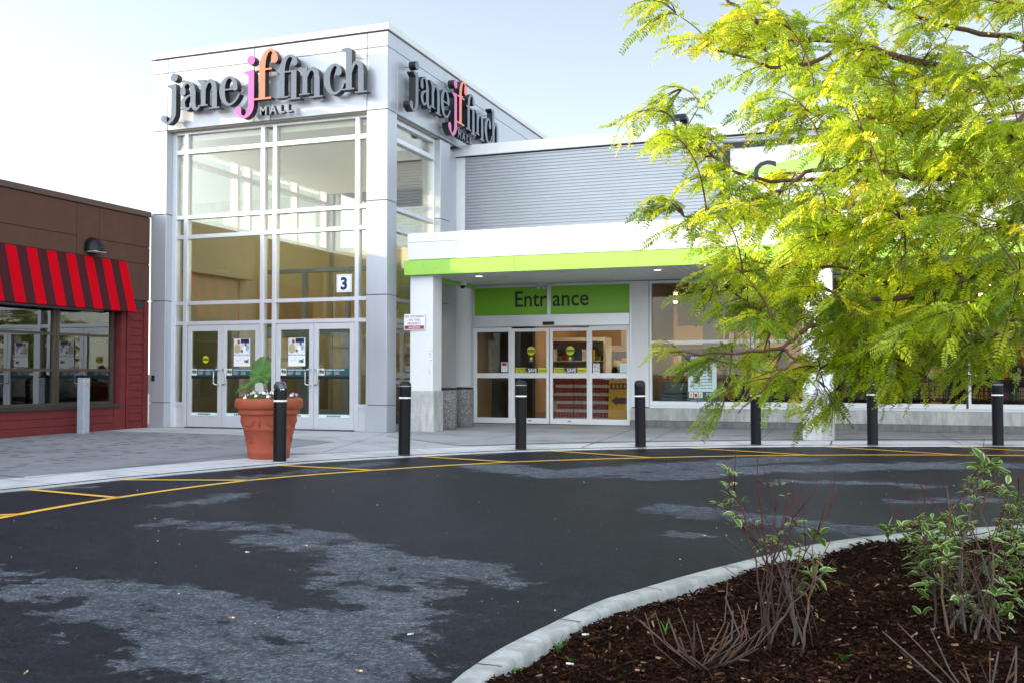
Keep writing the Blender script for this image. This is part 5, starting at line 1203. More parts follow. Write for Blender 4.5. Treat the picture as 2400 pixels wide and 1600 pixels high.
for k in range(4, nI, 9):
    a = np.array(closed_inset(ISC, -.013)[k]); b = np.array(closed_inset(ISC, .113)[k]); t_ = (b-a)/np.linalg.norm(b-a); s_ = np.array([-t_[1], t_[0]])*.0035
    jm_.add([(*(a+s_), .1022), (*(a-s_), .1022), (*(b-s_), .1022), (*(b+s_), .1022), (*(a+s_-t_*.003), AZ), (*(a-s_-t_*.003), AZ)], [(0, 3, 2, 1), (0, 1, 5, 4)])
jm_.build('kerb_joints', jm, None, label='thin dark joints across the island kerb', kind='structure')
# soil surface
def inside(px, py, P):
    c_ = np.zeros(px.shape, bool); j = len(P)-1
    for i in range(len(P)):
        xi, yi = P[i]; xj, yj = P[j]
        c_ ^= ((yi > py) != (yj > py)) & (px < (xj-xi)*(py-yi)/(yj-yi+1e-12)+xi); j = i
    return c_
INNER = closed_inset(ISC, .12)
rng = np.random.default_rng(11)
def bedz(x, y): return .065+.03*np.sin(x*1.7+.4)*np.cos(y*1.3)+.022*np.sin(x*5+y*3)+.012*np.sin(x*11-y*9)
bed = bmesh.new()
gx, gy = np.meshgrid(np.arange(-1.4, 7.1, .07), np.arange(-2.2, 8.8, .07)); Pin = closed_inset(ISC, .154)
mask = inside(gx, gy, closed_inset(ISC, .07)); V = []; idx = -np.ones(gx.shape, int)
need = np.zeros(gx.shape, bool); cells = []
for i in range(gx.shape[0]-1):
    for j in range(gx.shape[1]-1):
        if mask[i, j] and mask[i+1, j] and mask[i, j+1] and mask[i+1, j+1]: cells.append((i, j)); need[i:i+2, j:j+2] = True
ids = np.argwhere(need)
for k, (i, j) in enumerate(ids): idx[i, j] = k
Vb = np.stack([gx[need], gy[need], bedz(gx[need], gy[need])], 1)
Fb = np.array([[idx[i, j], idx[i, j+1], idx[i+1, j+1], idx[i+1, j]] for i, j in cells])
soil_m = M('mulch_soil', (.012, .006, .004), .95, var=.4, nscale=30, bump=.9, bscale=60, spec=.05)
o = np_mesh('bed_soil', Vb, Fb, soil_m, smooth=True); tagp(o, 'dark soil under the wood chips of the island bed', kind='structure')
# wood chips
def chips(n, xr, yr, Lr, Wr, power=1.0):
    x = rng.uniform(*xr, n*3); y = rng.uniform(*yr, n*3); ok = inside(x, y, closed_inset(ISC, .125)); x = x[ok][:n]; y = y[ok][:n]; n = len(x)
    L = rng.uniform(*Lr, n)*(rng.random(n)**.7+.3); W = rng.uniform(*Wr, n); a = rng.uniform(0, 6.283, n); pt = rng.normal(0, .28, n); rl = rng.normal(0, .4, n)
    d_ = np.stack([np.cos(a)*np.cos(pt), np.sin(a)*np.cos(pt), np.sin(pt)], 1); s_ = np.stack([-np.sin(a), np.cos(a), np.zeros(n)], 1); u_ = np.cross(d_, s_)
    s2 = s_*np.cos(rl)[:, None]+u_*np.sin(rl)[:, None]; u2 = np.cross(d_, s2)
    c_ = np.stack([x, y, bedz(x, y)+rng.uniform(.002, .022, n)], 1); T = rng.uniform(.0015, .004, n)[:, None]
    V = []
    for sx, sy, sz in ((-1,-1,-1),(1,-.6,-1),(1,.6,-1),(-1,1,-1),(-1,-1,1),(1,-.6,1),(1,.6,1),(-1,1,1)):
        V.append(c_+d_*(sx*L/2)[:, None]+s2*(sy*W/2)[:, None]+u2*sz*T)
    V = np.stack(V, 1).reshape(-1, 3); b_ = (np.arange(n)*8)[:, None, None]
    F = (b_+np.array([[4,5,6,7],[0,1,5,4],[1,2,6,5],[2,3,7,6],[3,0,4,7]])[None]).reshape(-1, 4)
    return V, F, np.repeat(np.clip(rng.normal(.4, .25, n), 0, 1), 5)
V1, F1, A1 = chips(30000, (-1.4, 1.6), (2.2, 5.2), (.015, .05), (.0022, .0075)); V2, F2, A2 = chips(15000, (-1.0, 3.0), (5.0, 8.5), (.02, .06), (.004, .010)); V3, F3, A3 = chips(1500, (-1.3, 6.8), (-2, 8.5), (.03, .09), (.006, .014))
V = np.concatenate([V1, V2, V3]); F = np.concatenate([F1, F2+len(V1), F3+len(V1)+len(V2)]); A = np.concatenate([A1, A2, A3])
cm = NT('wood_chip'); a_ = cm.new('ShaderNodeAttribute', attribute_name='tint')
cm.link(cm.ramp(a_.outputs['Fac'], [(0, (.007, .003, .002)), (.45, (.020, .0085, .0045)), (.75, (.052, .023, .012)), (.93, (.14, .072, .04)), (1, (.34, .22, .14))]), cm.p.inputs['Base Color']); cm.p.inputs['Roughness'].default_value = .85; cm.p.inputs['Specular IOR Level'].default_value = .05
o = np_mesh('wood_chip_mulch', V, F, cm.m, attr={'tint': ('FACE', A)}); tagp(o, 'dark brown shredded wood mulch covering the island bed', 'mulch', kind='stuff')

# ---------------------------------------------------------------- variegated shrubs
stem_r = M('red_twig', (.085, .012, .014), .6, var=.35, nscale=30, spec=.2); st_t = stem_r.node_tree; zz = st_t.nodes.new('ShaderNodeSeparateXYZ'); gg = st_t.nodes.new('ShaderNodeNewGeometry'); st_t.links.new(gg.outputs['Position'], zz.inputs[0])
zr = st_t.nodes.new('ShaderNodeMapRange'); zr.inputs[1].default_value = .25; zr.inputs[2].default_value = .65; st_t.links.new(zz.outputs[2], zr.inputs[0])      # old wood at the base is brown, young wood red
zm = st_t.nodes.new('ShaderNodeMix'); zm.data_type = 'RGBA'; zp = st_t.nodes['Principled BSDF']; src = zp.inputs['Base Color'].links[0].from_socket
st_t.links.new(zr.outputs[0], zm.inputs[0]); zm.inputs[6].default_value = (.045, .028, .02, 1); st_t.links.new(src, zm.inputs[7]); st_t.links.new(zm.outputs[2], zp.inputs['Base Color'])
stem_b = M('dead_brown_twig', (.10, .055, .034), .8, var=.3, nscale=40); stem_g = M('grey_brown_stem', (.075, .058, .048), .8, var=.3, nscale=40)
var_g = leafmat('variegated_green', (.045, .13, .02), (.13, .26, .04), .25, attr=True); var_c = leafmat('variegated_cream', (.36, .46, .16), (.60, .64, .30), .25, attr=True)
def vleaf(lst, p, dr_, nrm, L, W, r_):
    """one leaf: green centre, cream margin, folded on the midrib and curled"""
    p = Vector(p); dr_ = dr_.normalized(); s_ = dr_.cross(nrm).normalized(); n_ = s_.cross(dr_)
    ts = (0, .18, .42, .68, .88, 1.0); ws = (.05, .62, 1.0, .78, .36, .0); curl = r_.uniform(-.1, .45); V = []; I = []
    tw = r_.uniform(-.3, .3)
    for t, w_ in zip(ts, ws):
        c_ = p+dr_*L*t-n_*curl*L*t*t
        w2 = w_*W/2*(1+r_.uniform(-.1, .1)); inn2 = max(0, w2*(.70+r_.uniform(-.12, .1)))
        f1 = n_*(w2*.35); f2 = n_*(inn2*.35); tws = n_*tw*w2
        V += [c_+s_*w2+f1+tws, c_+s_*inn2+f2+tws*.6, c_, c_-s_*inn2+f2-tws*.6, c_-s_*w2+f1-tws]
    b = len(lst['v']); lst['v'] += V; tint = r_.random()
    for i in range(5):
        for k in range(4):
            a = b+i*5+k; lst['f'].append((a, a+1, a+6, a+5)); lst['m'].append(1 if (k in (0, 3) or i == 4 and r_.random() < .5) else 0); lst['t'].append(tint)
def shrub(nm, label, base, stems, clusters, seed, dead=()):
    r_ = random.Random(seed); t = thing('variegated_shrub', label, 'shrub', base)
    B = Vector(base); m = MB(); nodes = []
    for k, (tip, r0, cls) in enumerate(stems):
        tip = Vector(tip); st_ = B+Vector((r_.uniform(-.12, .12), r_.uniform(-.12, .12), -.01)); pts = []; L = (tip-st_).length
        bend = Vector((r_.uniform(-1, 1), r_.uniform(-1, 1), 0))*L*.06
        side = Vector((tip.x-st_.x, tip.y-st_.y, 0))
        for i in range(9):
            q = i/8; p = st_.lerp(tip, q)+bend*math.sin(q*math.pi)-side*.22*math.sin(q*math.pi)+Vector((r_.uniform(-1, 1), r_.uniform(-1, 1), r_.uniform(-.5, .5)))*.008
            pts.append(p)
        m.mat(cls).tube(pts, [.75*r0*(1-.72*i/8) for i in range(9)], 6); nodes += pts[3:]
        for q in range(r_.randint(1, 4)):                  # side twigs
            i = r_.randint(3, 7); p0 = pts[i]; d_ = (pts[i+1]-pts[i-1]).normalized(); sd_ = Vector((r_.uniform(-1, 1), r_.uniform(-1, 1), r_.uniform(0, .9)))
            LL = r_.uniform(.07, .22); p1 = p0+(d_+sd_*.6).normalized()*LL; m.tube([p0, p0.lerp(p1, .5)+Vector((0, 0, -.006)), p1], [r0*.35, r0*.28, r0*.16], 5); nodes.append(p1)
    L_ = dict(v=[], f=[], m=[], t=[]); tw = m; tw.mat(0)
    for (c_, n_, Ls) in clusters:
        c_ = Vector(c_); nd = min(nodes, key=lambda q: (q-c_).length + .6*max(0, q.z-c_.z))
        if (nd-c_).length > .02: tw.tube([nd, nd.lerp(c_, .5)-Vector((0, 0, .012)), c_], [.0028, .0022, .0014], 5)
        ax = (c_-nd).normalized() if (c_-nd).length > .03 else Vector((r_.uniform(-.3, .3), r_.uniform(-.3, .3), 1)).normalized()
        ax = (ax*.5+Vector((0, 0, .8))).normalized()
        for k in range(n_):
            a = k*2.4+r_.uniform(-.3, .3); u_ = ax.orthogonal().normalized(); v_ = ax.cross(u_); el_ = r_.uniform(.05, .95)*(.4+.6*k/max(1, n_-1))
            d_ = (u_*math.cos(a)+v_*math.sin(a))*math.cos(el_)+ax*math.sin(el_)
            LL = Ls*1.15*r_.uniform(.5, 1.15); vleaf(L_, c_-ax*r_.uniform(0, .035)+d_*.006, d_, (ax+d_*.01), LL, LL*r_.uniform(.38, .52), r_)
    m.build('stems', [stem_r, stem_b, stem_g], t, True)
    V = np.array([tuple(v) for v in L_['v']]); np_mesh('leaves', V, np.array(L_['f']), [var_g, var_c], parent=t, mi=np.array(L_['m']), attr={'tint': ('FACE', np.array(L_['t']))})
HZ2 = lambda x, y: (1500+x*.38265, 1000+y*.38265)
s1b = (-.33, 4.12, .07)
def A2(x, y, d_): return tuple(at(*HZ2(x, y), d_))
rr = random.Random(21)
st1 = [(A2(x, y, d_), r0, c_) for x, y, d_, r0, c_ in ((545, 250, 4.1, .007, 0), (715, 190, 4.2, .008, 0), (800, 240, 4.3, .005, 0), (965, 290, 4.1, .006, 0), (1045, 350, 4.35, .005, 0), (1220, 388, 4.15, .007, 0), (450, 405, 4.0, .006, 0), (425, 205, 4.3, .0035, 0), (425, 505, 4.05, .004, 0),
       (640, 330, 4.4, .004, 0), (1170, 680, 4.0, .009, 1), (510, 665, 3.9, .003, 1), (460, 820, 4.0, .003, 0), (940, 340, 4.25, .006, 0), (820, 600, 4.2, .008, 2), (1130, 900, 3.95, .007, 2), (800, 780, 4.3, .010, 2), (980, 520, 4.2, .006, 0), (740, 600, 4.2, .007, 0))]
cl1 = [(A2(x, y, 4.1+rr.uniform(-.12, .15)), n_, L_*rr.uniform(.8, 1.1)) for x, y, n_, L_ in ((540, 255, 7, .055), (545, 350, 7, .045), (500, 450, 5, .05), (560, 425, 4, .04), (625, 450, 4, .045), (590, 530, 7, .045), (615, 585, 5, .05), (700, 570, 4, .05), (560, 600, 3, .035), (735, 700, 5, .05), (780, 665, 7, .045), (835, 650, 7, .05), (820, 710, 5, .045), (885, 700, 5, .045),
       (955, 560, 7, .055), (990, 610, 6, .05), (1060, 640, 5, .05), (1095, 650, 6, .05), (950, 690, 5, .045), (980, 720, 4, .04), (980, 830, 6, .05), (1010, 860, 6, .05), (930, 780, 6, .045), (1085, 875, 5, .06), (1190, 915, 3, .065), (1060, 925, 4, .05), (960, 975, 4, .05), (1120, 985, 3, .04), (1075, 770, 5, .05), (990, 940, 4, .05), (1110, 1170, 2, .03), (1150, 860, 4, .04), (800, 330, 2, .025), (860, 340, 2, .025), (890, 400, 2, .025), (755, 470, 2, .02), (1080, 1100, 3, .03), (1100, 1310, 3, .03))]
shrub('v', 'sparse red stemmed variegated shrub on the left of the mulch bed', s1b, st1, cl1, 4)
s2b = (.35, 4.35, .07)
st2 = [(A2(x, y, d_), r0, c_) for x, y, d_, r0, c_ in ((2115, 140, 4.3, .009, 2), (2105, 240, 4.2, .009, 2), (1570, 320, 4.4, .004, 0), (1690, 320, 4.3, .007, 0), (1480, 440, 4.2, .006, 0), (1478, 400, 4.3, .003, 0), (1840, 320, 4.5, .003, 0), (1915, 460, 4.1, .009, 1), (1960, 410, 4.3, .009, 2), (2070, 400, 4.2, .008, 1), (2310, 310, 4.6, .006, 0), (2350, 360, 4.5, .006, 0), (2030, 300, 4.5, .007, 0), (2200, 330, 4.6, .006, 0), (2260, 380, 4.5, .005, 0),
       (1720, 350, 4.4, .005, 0), (1850, 470, 4.2, .006, 0), (2000, 420, 4.4, .004, 0), (1760, 900, 4.0, .006, 0), (2080, 1050, 3.9, .008, 2), (1600, 560, 4.2, .006, 0), (2340, 620, 4.4, .007, 0), (2250, 600, 4.5, .01, 2), (1650, 850, 4.0, .006, 2), (2140, 900, 4.2, .012, 2))]
cl2 = []
for x, y, n_, L_ in ((2110, 215, 12, .085), (2150, 215, 8, .075), (2070, 240, 8, .085), (2200, 240, 7, .07), (2020, 310, 6, .06), (2100, 360, 4, .06), (2250, 350, 5, .05), (2030, 370, 5, .05), (2060, 440, 5, .05), (2010, 500, 5, .05), (2200, 400, 5, .05), (2240, 450, 5, .055), (2290, 490, 5, .055), (2340, 500, 5, .05), (2320, 580, 5, .05),
       (1500, 600, 6, .065), (1550, 620, 6, .06), (1600, 600, 5, .05), (1690, 560, 7, .08), (1650, 610, 6, .07), (1730, 590, 6, .07), (1790, 560, 5, .06), (1880, 530, 8, .085), (1930, 560, 7, .08), (1900, 600, 8, .08), (1850, 640, 8, .07), (1800, 680, 8, .07), (1760, 640, 7, .06), (1720, 680, 6, .06), (1650, 680, 6, .06), (1980, 620, 7, .07),
       (1960, 590, 7, .08), (1900, 690, 8, .07), (1850, 720, 9, .085), (1780, 740, 8, .07), (1700, 740, 6, .065), (1640, 740, 5, .06), (1980, 690, 5, .07), (1700, 830, 7, .07), (1760, 790, 7, .07), (1850, 790, 8, .08), (1900, 760, 8, .07), (1950, 800, 7, .06), (1880, 850, 6, .06), (1830, 930, 6, .06), (1970, 960, 6, .07), (2000, 1000, 4, .05),
       (2060, 1100, 7, .06), (2120, 1060, 5, .06), (2090, 1150, 5, .05), (2180, 1160, 4, .05), (2100, 1300, 5, .07), (2250, 850, 7, .06), (2280, 900, 6, .055), (2320, 820, 6, .055), (2230, 780, 6, .06), (2300, 720, 6, .06), (2350, 680, 6, .055), (2340, 760, 7, .06), (2150, 660, 4, .05), (2270, 640, 5, .05), (2080, 750, 5, .06), (2200, 560, 4, .05), (2340, 900, 5, .06), (2300, 1000, 4, .06), (2350, 1080, 4, .05)):
    cl2.append((A2(x, y, 4.25+rr.uniform(-.25, .3)), n_, L_*rr.uniform(.7, .95)))
    if n_ >= 6: cl2.append((A2(x+rr.uniform(-45, 45), y+rr.uniform(-10, 60), 4.4+rr.uniform(-.2, .3)), n_-1, L_*.7))
for k in range(34): cl2.append((A2(rr.uniform(1700, 2360), rr.uniform(760, 1230), 4.2+rr.uniform(-.3, .35)), 5, rr.uniform(.045, .07)))
for k in range(14): cl2.append((A2(rr.uniform(2180, 2400), rr.uniform(350, 800), 4.5+rr.uniform(-.3, .35)), 6, rr.uniform(.045, .065)))
shrub('v', 'tall leafy variegated shrub on the right of the mulch bed', s2b, st2, cl2, 9)
def stubs(label, base, n_, seed, hh, spread):
    r_ = random.Random(seed); t = thing('pruned_twigs', label, 'shrub', base); m = MB(); B = Vector(base)
    for k in range(n_):
        a = r_.uniform(0, 6.283); L = r_.uniform(.4, 1.0)*hh; e_ = B+Vector((math.cos(a)*spread*r_.uniform(.2, 1), math.sin(a)*spread*r_.uniform(.2, 1), L)); s0 = B+Vector((r_.uniform(-.05, .05), r_.uniform(-.05, .05), -.01)); r0 = r_.uniform(.0015, .005)
        mid = s0.lerp(e_, .5)+Vector((math.cos(a), math.sin(a), 0))*spread*r_.uniform(-.05, .25)
        m.mat(r_.choice([0, 1, 1, 2])).tube([s0, mid, e_], [r0, r0*.85, r0*.6], 6)
    m.build('stems', [stem_r, stem_b, stem_g], t, True)
stubs('cut back bare twig clump low in the middle of the mulch bed', (-.60, 3.68, .07), 26, 5, .27, .34)
stubs('cut back bare twig clump at the bottom right corner of the bed', (.33, 3.42, .07), 14, 6, .30, .34)
# weeds
grass_m = leafmat('grass_blade', (.05, .16, .02), (.10, .26, .03), .25, attr=False)
def tuft(label, px, py, n_, hh, seed, broad=False):
    p = grd(px, py, .07); r_ = random.Random(seed); B = Vector(p); m = MB()
    for k in range(n_):
        a = r_.uniform(0, 6.283); d_ = Vector((math.cos(a), math.sin(a), 0)); L = hh*r_.uniform(.5, 1.1); w_ = .0035 if not broad else .012; s_ = d_.cross(Vector((0, 0, 1)))*w_; V = []
        for i in range(5): q = i/4; c_ = B+d_*L*.65*q*q+d_*.01*q+Vector((0, 0, L*(q-.3*q*q))); ww = (1-q)**.7 if not broad else math.sin(math.pi*min(.98, q*.9+.08)); V += [c_-s_*ww, c_+s_*ww]
        m.add(V, [(2*i, 2*i+1, 2*i+3, 2*i+2) for i in range(4)])
    m.build('weed_tuft', grass_m, None, label=label, cat='weed')
tuft('grass weed growing over the inner edge of the curb, the bigger one', 1308, 1528, 14, .085, 1); tuft('small grass weed in the mulch just right of the curb weed', 1335, 1550, 8, .04, 2)
tuft('lone grass weed standing in the open mulch', 1560, 1488, 7, .095, 3); tuft('tiny weed at the curb near the bottom of the view', 1212, 1574, 5, .03, 4, True); tuft('small broad leaved seedling low in the mulch between the shrubs', 1978, 1548, 6, .05, 5, True)
# cigarette ends and bits on the asphalt
cg_o = M('filter_orange', (.50, .20, .06), .8); cg_w = M('cigarette_paper', (.75, .73, .68), .8)
def butt(px, py, zz, col, label, a, L=.028):
    p = grd(px, py, zz); t = thing('cigarette_end', label, 'cigarette end', (p[0], p[1], zz+.0045), 'cigarette ends lying about')
    d_ = Vector((math.cos(a), math.sin(a), 0)); B = Vector((p[0], p[1], zz+.0045)); m = MB(); m.tube([B-d_*L/2, B+d_*L*.1], .0042, 8); m.build('filter', col, t, True, autos=40)
    m = MB(); m.tube([B+d_*L*.101, B+d_*L/2], .0039, 8); m.build('paper', cg_w if col is not cg_w else lgrey_p, t, True, autos=40)
for a in ((543, 1448, AZ, cg_o, 'orange cigarette end on the asphalt left of centre, alone on the grey patch', .3), (842, 1573, AZ, cg_o, 'orange cigarette end near the bottom edge of the asphalt', .1), (716, 1279, AZ, cg_o, 'orange cigarette end on the grey patch below the flower pot', 1.0),
          (61, 1577, AZ, cg_o, 'orange cigarette end in the bottom left corner', 2.0), (1649, 1255, AZ, cg_o, 'orange cigarette end on the asphalt left of the sparse shrub', .2), (962, 1487, AZ, cg_w, 'white cigarette end on the edge of the grey patch', .8), (580, 1294, AZ, cg_w, 'white cigarette end left of the grey patch', .1),
          (1372, 1488, .09, cg_w, 'white cigarette end on the mulch next to the curb weed', .5), (1336, 1557, .09, cg_w, 'white cigarette end on the mulch below the curb weed', 0.), (1998, 1406, .09, cg_w, 'white cigarette end on the mulch right of the sparse shrub', .4)): butt(*a)
tg = MB(); p = grd(1016, 1534, AZ); tg.tube([(p[0]-.035, p[1]+.03, AZ+.004), (p[0], p[1], AZ+.006), (p[0]+.035, p[1]-.035, AZ+.004)], [.002, .0028, .002], 5); tg.build('fallen_twig', stem_b, None, True, label='small brown twig lying on the asphalt near the curb', cat='twig')
m = MB(); r5 = random.Random(8)
for k in range(420):
    x = r5.uniform(-7, 2.5); y = 2.5+12*r5.random()**1.3; q = r5.uniform(.0015, .0055)*(1+.15*y/4)
    if inside(np.array([x]), np.array([y]), ISC)[0]: continue
    m.mat(r5.choice([0, 0, 1, 2])); a = r5.uniform(0, 3); m.add([(x+q*math.cos(a+b)*s1, y+q*math.sin(a+b)*s1, z) for z, s1 in ((AZ, 1), (AZ+q*1.1, .5)) for b in (0, 1.57, 3.14, 4.71)], [(4, 5, 6, 7), (0, 1, 5, 4), (1, 2, 6, 5), (2, 3, 7, 6), (3, 0, 4, 7)])
m.build('grit', [M('grey_grit', (.16, .165, .17), .8), lgrey_p, M('brown_grit', (.12, .07, .045), .8)], None, kind='stuff', label='tiny pale and brown specks of grit scattered on the asphalt', cat='grit')

# ---------------------------------------------------------------- honey locust
bark = NT('bark'); c = bark.coord((1, 1, .3)); nb_ = bark.noise(c, 40, 5, .7)
bark.link(bark.ramp(nb_, [(.3, (.07, .032, .022)), (.7, (.17, .085, .06))]), bark.p.inputs['Base Color']); bark.p.inputs['Roughness'].default_value = .8; bark.bump(nb_, .5, .004)
leaf_m = leafmat('locust_leaflet', [(0, (.035, .10, .008)), (.35, (.20, .35, .010)), (.68, (.50, .62, .012)), (.95, (.70, .66, .02)), (1, (.70, .50, .03))], None, .46, .35)
tree = thing('honey_locust_tree', 'honey locust tree with bright yellow green feathery leaves over the mulch bed', 'tree', (3.3, 6.6, .07))
CZ = lambda x, y: (1500+x*.38265, y*.38265)
def B3(pts): return [tuple(at(*p[:2], p[2])) for p in pts]
T0 = (3.3, 6.6); trunk_top = (3.1, 6.5, 2.1)
limbs = []      # (points, r0, r1)
limbs.append(([(3.3, 6.6, .02), (3.27, 6.6, .6), (3.2, 6.55, 1.3), trunk_top], .105, .075))
def c_(x, y, d_): return (1500+x*.38265, y*.38265, d_)
def f_(x, y, d_): return (1500+x*.38265, 500+y*.38265, d_)
fork = (3.1, 6.5, 2.1)
limbs.append(([fork, (2.4, 6.4, 2.75)] + B3([c_(2352, 560, 6.3), c_(1990, 440, 6.1), c_(1640, 370, 6.0), c_(1380, 290, 6.0), c_(1260, 255, 6.0), c_(900, 235, 5.9), c_(700, 130, 5.8), c_(560, 20, 5.7), c_(480, -90, 5.7)]), .036, .008))
limbs.append((B3([c_(1260, 262, 6.0), c_(1040, 390, 5.9), c_(800, 410, 5.8), c_(640, 350, 5.8), c_(430, 290, 5.7), c_(370, 245, 5.7)]), .015, .004))
limbs.append(([fork, (2.6, 6.7, 3.0)] + B3([c_(2500, 320, 6.8), c_(2352, 240, 6.6), c_(2000, 190, 6.4), c_(1700, 100, 6.2), c_(1500, 20, 6.1), c_(1300, -80, 6.0)]), .032, .007))
limbs.append(([fork, (2.3, 6.2, 2.4)] + B3([c_(2300, 1060, 5.9), c_(1800, 1090, 5.8), c_(1400, 1055, 5.8), c_(1060, 1040, 5.8), c_(910, 1140, 5.7), c_(700, 1220, 5.6), c_(450, 1280, 5.5), c_(270, 1330, 5.5)]), .026, .005))
limbs.append((B3([c_(1100, 1040, 5.8), c_(1130, 910, 5.8), c_(1060, 760, 5.8), c_(980, 660, 5.8)]), .012, .004))
limbs.append((B3([c_(1400, 1055, 5.9), c_(900, 1110, 6.1), c_(590, 1060, 6.1), c_(450, 960, 6.0), c_(300, 850, 6.0), c_(180, 710, 5.9), c_(95, 665, 5.9)]), .014, .0035))
limbs.append((B3([c_(450, 960, 6.0), c_(250, 900, 6.0), c_(60, 880, 5.9)]), .007, .003))
limbs.append(([fork, (2.2, 6.0, 2.0)] + B3([f_(2300, 300, 5.7), f_(1800, 480, 5.5), f_(1400, 540, 5.3), f_(1190, 620, 5.2), f_(1000, 720, 5.2), f_(880, 820, 5.2), f_(700, 850, 5.1), f_(430, 860, 5.1), f_(180, 850, 5.0)]), .026, .004))
limbs.append((B3([f_(870, 840, 5.2), f_(950, 900, 5.1), f_(820, 1000, 5.0), f_(700, 1120, 5.0), f_(600, 1220, 4.95)]), .008, .003))
limbs.append(([fork, (2.35, 6.4, 2.05)] + B3([f_(2300, 690, 6.4), f_(2000, 790, 6.3), f_(1700, 890, 6.2), f_(1400, 880, 6.1), f_(1150, 920, 6.0), f_(1060, 1040, 6.0)]), .022, .004))
limbs.append((B3([f_(2352, 650, 6.2), f_(2000, 640, 6.0), f_(1700, 560, 5.9), f_(1500, 420, 5.8), f_(1200, 330, 5.7), f_(800, 330, 5.6), f_(500, 380, 5.5), f_(350, 430, 5.5)]), .02, .004))
limbs.append((B3([f_(900, 700, 5.9), f_(760, 620, 5.8), f_(650, 540, 5.8), f_(540, 470, 5.7)]), .007, .003))
limbs.append((B3([c_(2352, 700, 5.7), c_(2150, 900, 5.6), c_(2020, 700, 5.6), c_(1900, 600, 5.6), c_(1700, 560, 5.6)]), .014, .004))
for (x, y, z) in ((4.9, 7.2, 3.9), (4.6, 5.2, 3.6), (3.4, 8.9, 3.6), (3.0, 4.6, 3.3), (3.6, 6.9, 5.0), (5.6, 6.3, 3.1), (2.2, 7.6, 4.6), (1.2, 6.3, 4.4)): limbs.append(([fork, tuple(np.array(fork)*.5+np.array((x, y, z))*.5+np.array((0, 0, .25))), (x, y, z)], .05, .010))
m = MB(); nodes = []; 
for pts, r0, r1 in limbs:
    Q = [np.array(q) for q in pts]; P = []
    P2 = [2*Q[0]-Q[1]]+Q+[2*Q[-1]-Q[-2]]
    for i in range(1, len(P2)-2):
        for k in range(4):
            t = k/4; a, b, c1, d1 = P2[i-1], P2[i], P2[i+1], P2[i+2]; P.append(.5*((2*b)+(-a+c1)*t+(2*a-5*b+4*c1-d1)*t*t+(-a+3*b-3*c1+d1)*t**3))
    P.append(Q[-1]); n_ = len(P)
    P = [P[0]]+[p+rng.normal(0, .006, 3) for p in P[1:-1]]+[P[-1]]
    m.tube([tuple(p) for p in P], [r0+(r1-r0)*(i/(n_-1))**.8 for i in range(n_)], 8)
    for i, p in enumerate(P): nodes.append((p, r0+(r1-r0)*i/(n_-1)))
m.build('trunk_and_limbs', bark.m, tree, True)
DENS = ["0356656775", "0066776555", "0201478766", "1652578888", "0352578999", "0268899999", "0069999999", "0037899998", "0145688776", "0024343210"]
attr = []
for r_i, row in enumerate(DENS):
    for c_i, ch in enumerate(row):
        d_ = int(ch); nn = d_*(1.9 if d_ < 7 else 2.8)
        nn = int(nn)+(1 if rng.random() < nn-int(nn) else 0)
        nc = max(1, nn//4); cc_ = [(1400+c_i*100+rng.uniform(8, 100), r_i*100+rng.uniform(0, 100), min(7.4, max(4.8, 5.9+rng.normal(0, .55))) if d_ > 4 else 5.75+rng.normal(0, .25)) for _ in range(nc)]
        for k in range(nn):                # sprays gather in clumps with gaps between
            cx_, cy_, cd_ = cc_[k % nc]
            attr.append(at(cx_+32+rng.normal(0, 20), cy_-42+rng.normal(0, 15), cd_+rng.normal(0, .14)))
for k in range(380):                      # the rest of the crown, outside the picture
    th = rng.uniform(0, 6.283); ph = rng.uniform(-.35, 1.4); q = rng.uniform(.6, 1.0)
    p = np.array([3.3+2.9*q*math.cos(th)*math.cos(ph), 6.6+2.9*q*math.sin(th)*math.cos(ph), 3.0+2.2*q*math.sin(ph)])
    v = p-_C; dpt = v@_f; X = 1200+FPX*(v@_r)/dpt if dpt > .3 else 9999; Y = 800-FPX*(v@_u)/max(dpt, .3)
    if dpt > .3 and -50 < X < 2330 and Y > -60: continue
    attr.append(p)
root = np.array(fork); attr.sort(key=lambda p: np.linalg.norm(p-root))
NP = np.array([n[0] for n in nodes]); ND = list(NP); tw = MB(); leaves = []
NPa = NP.copy()
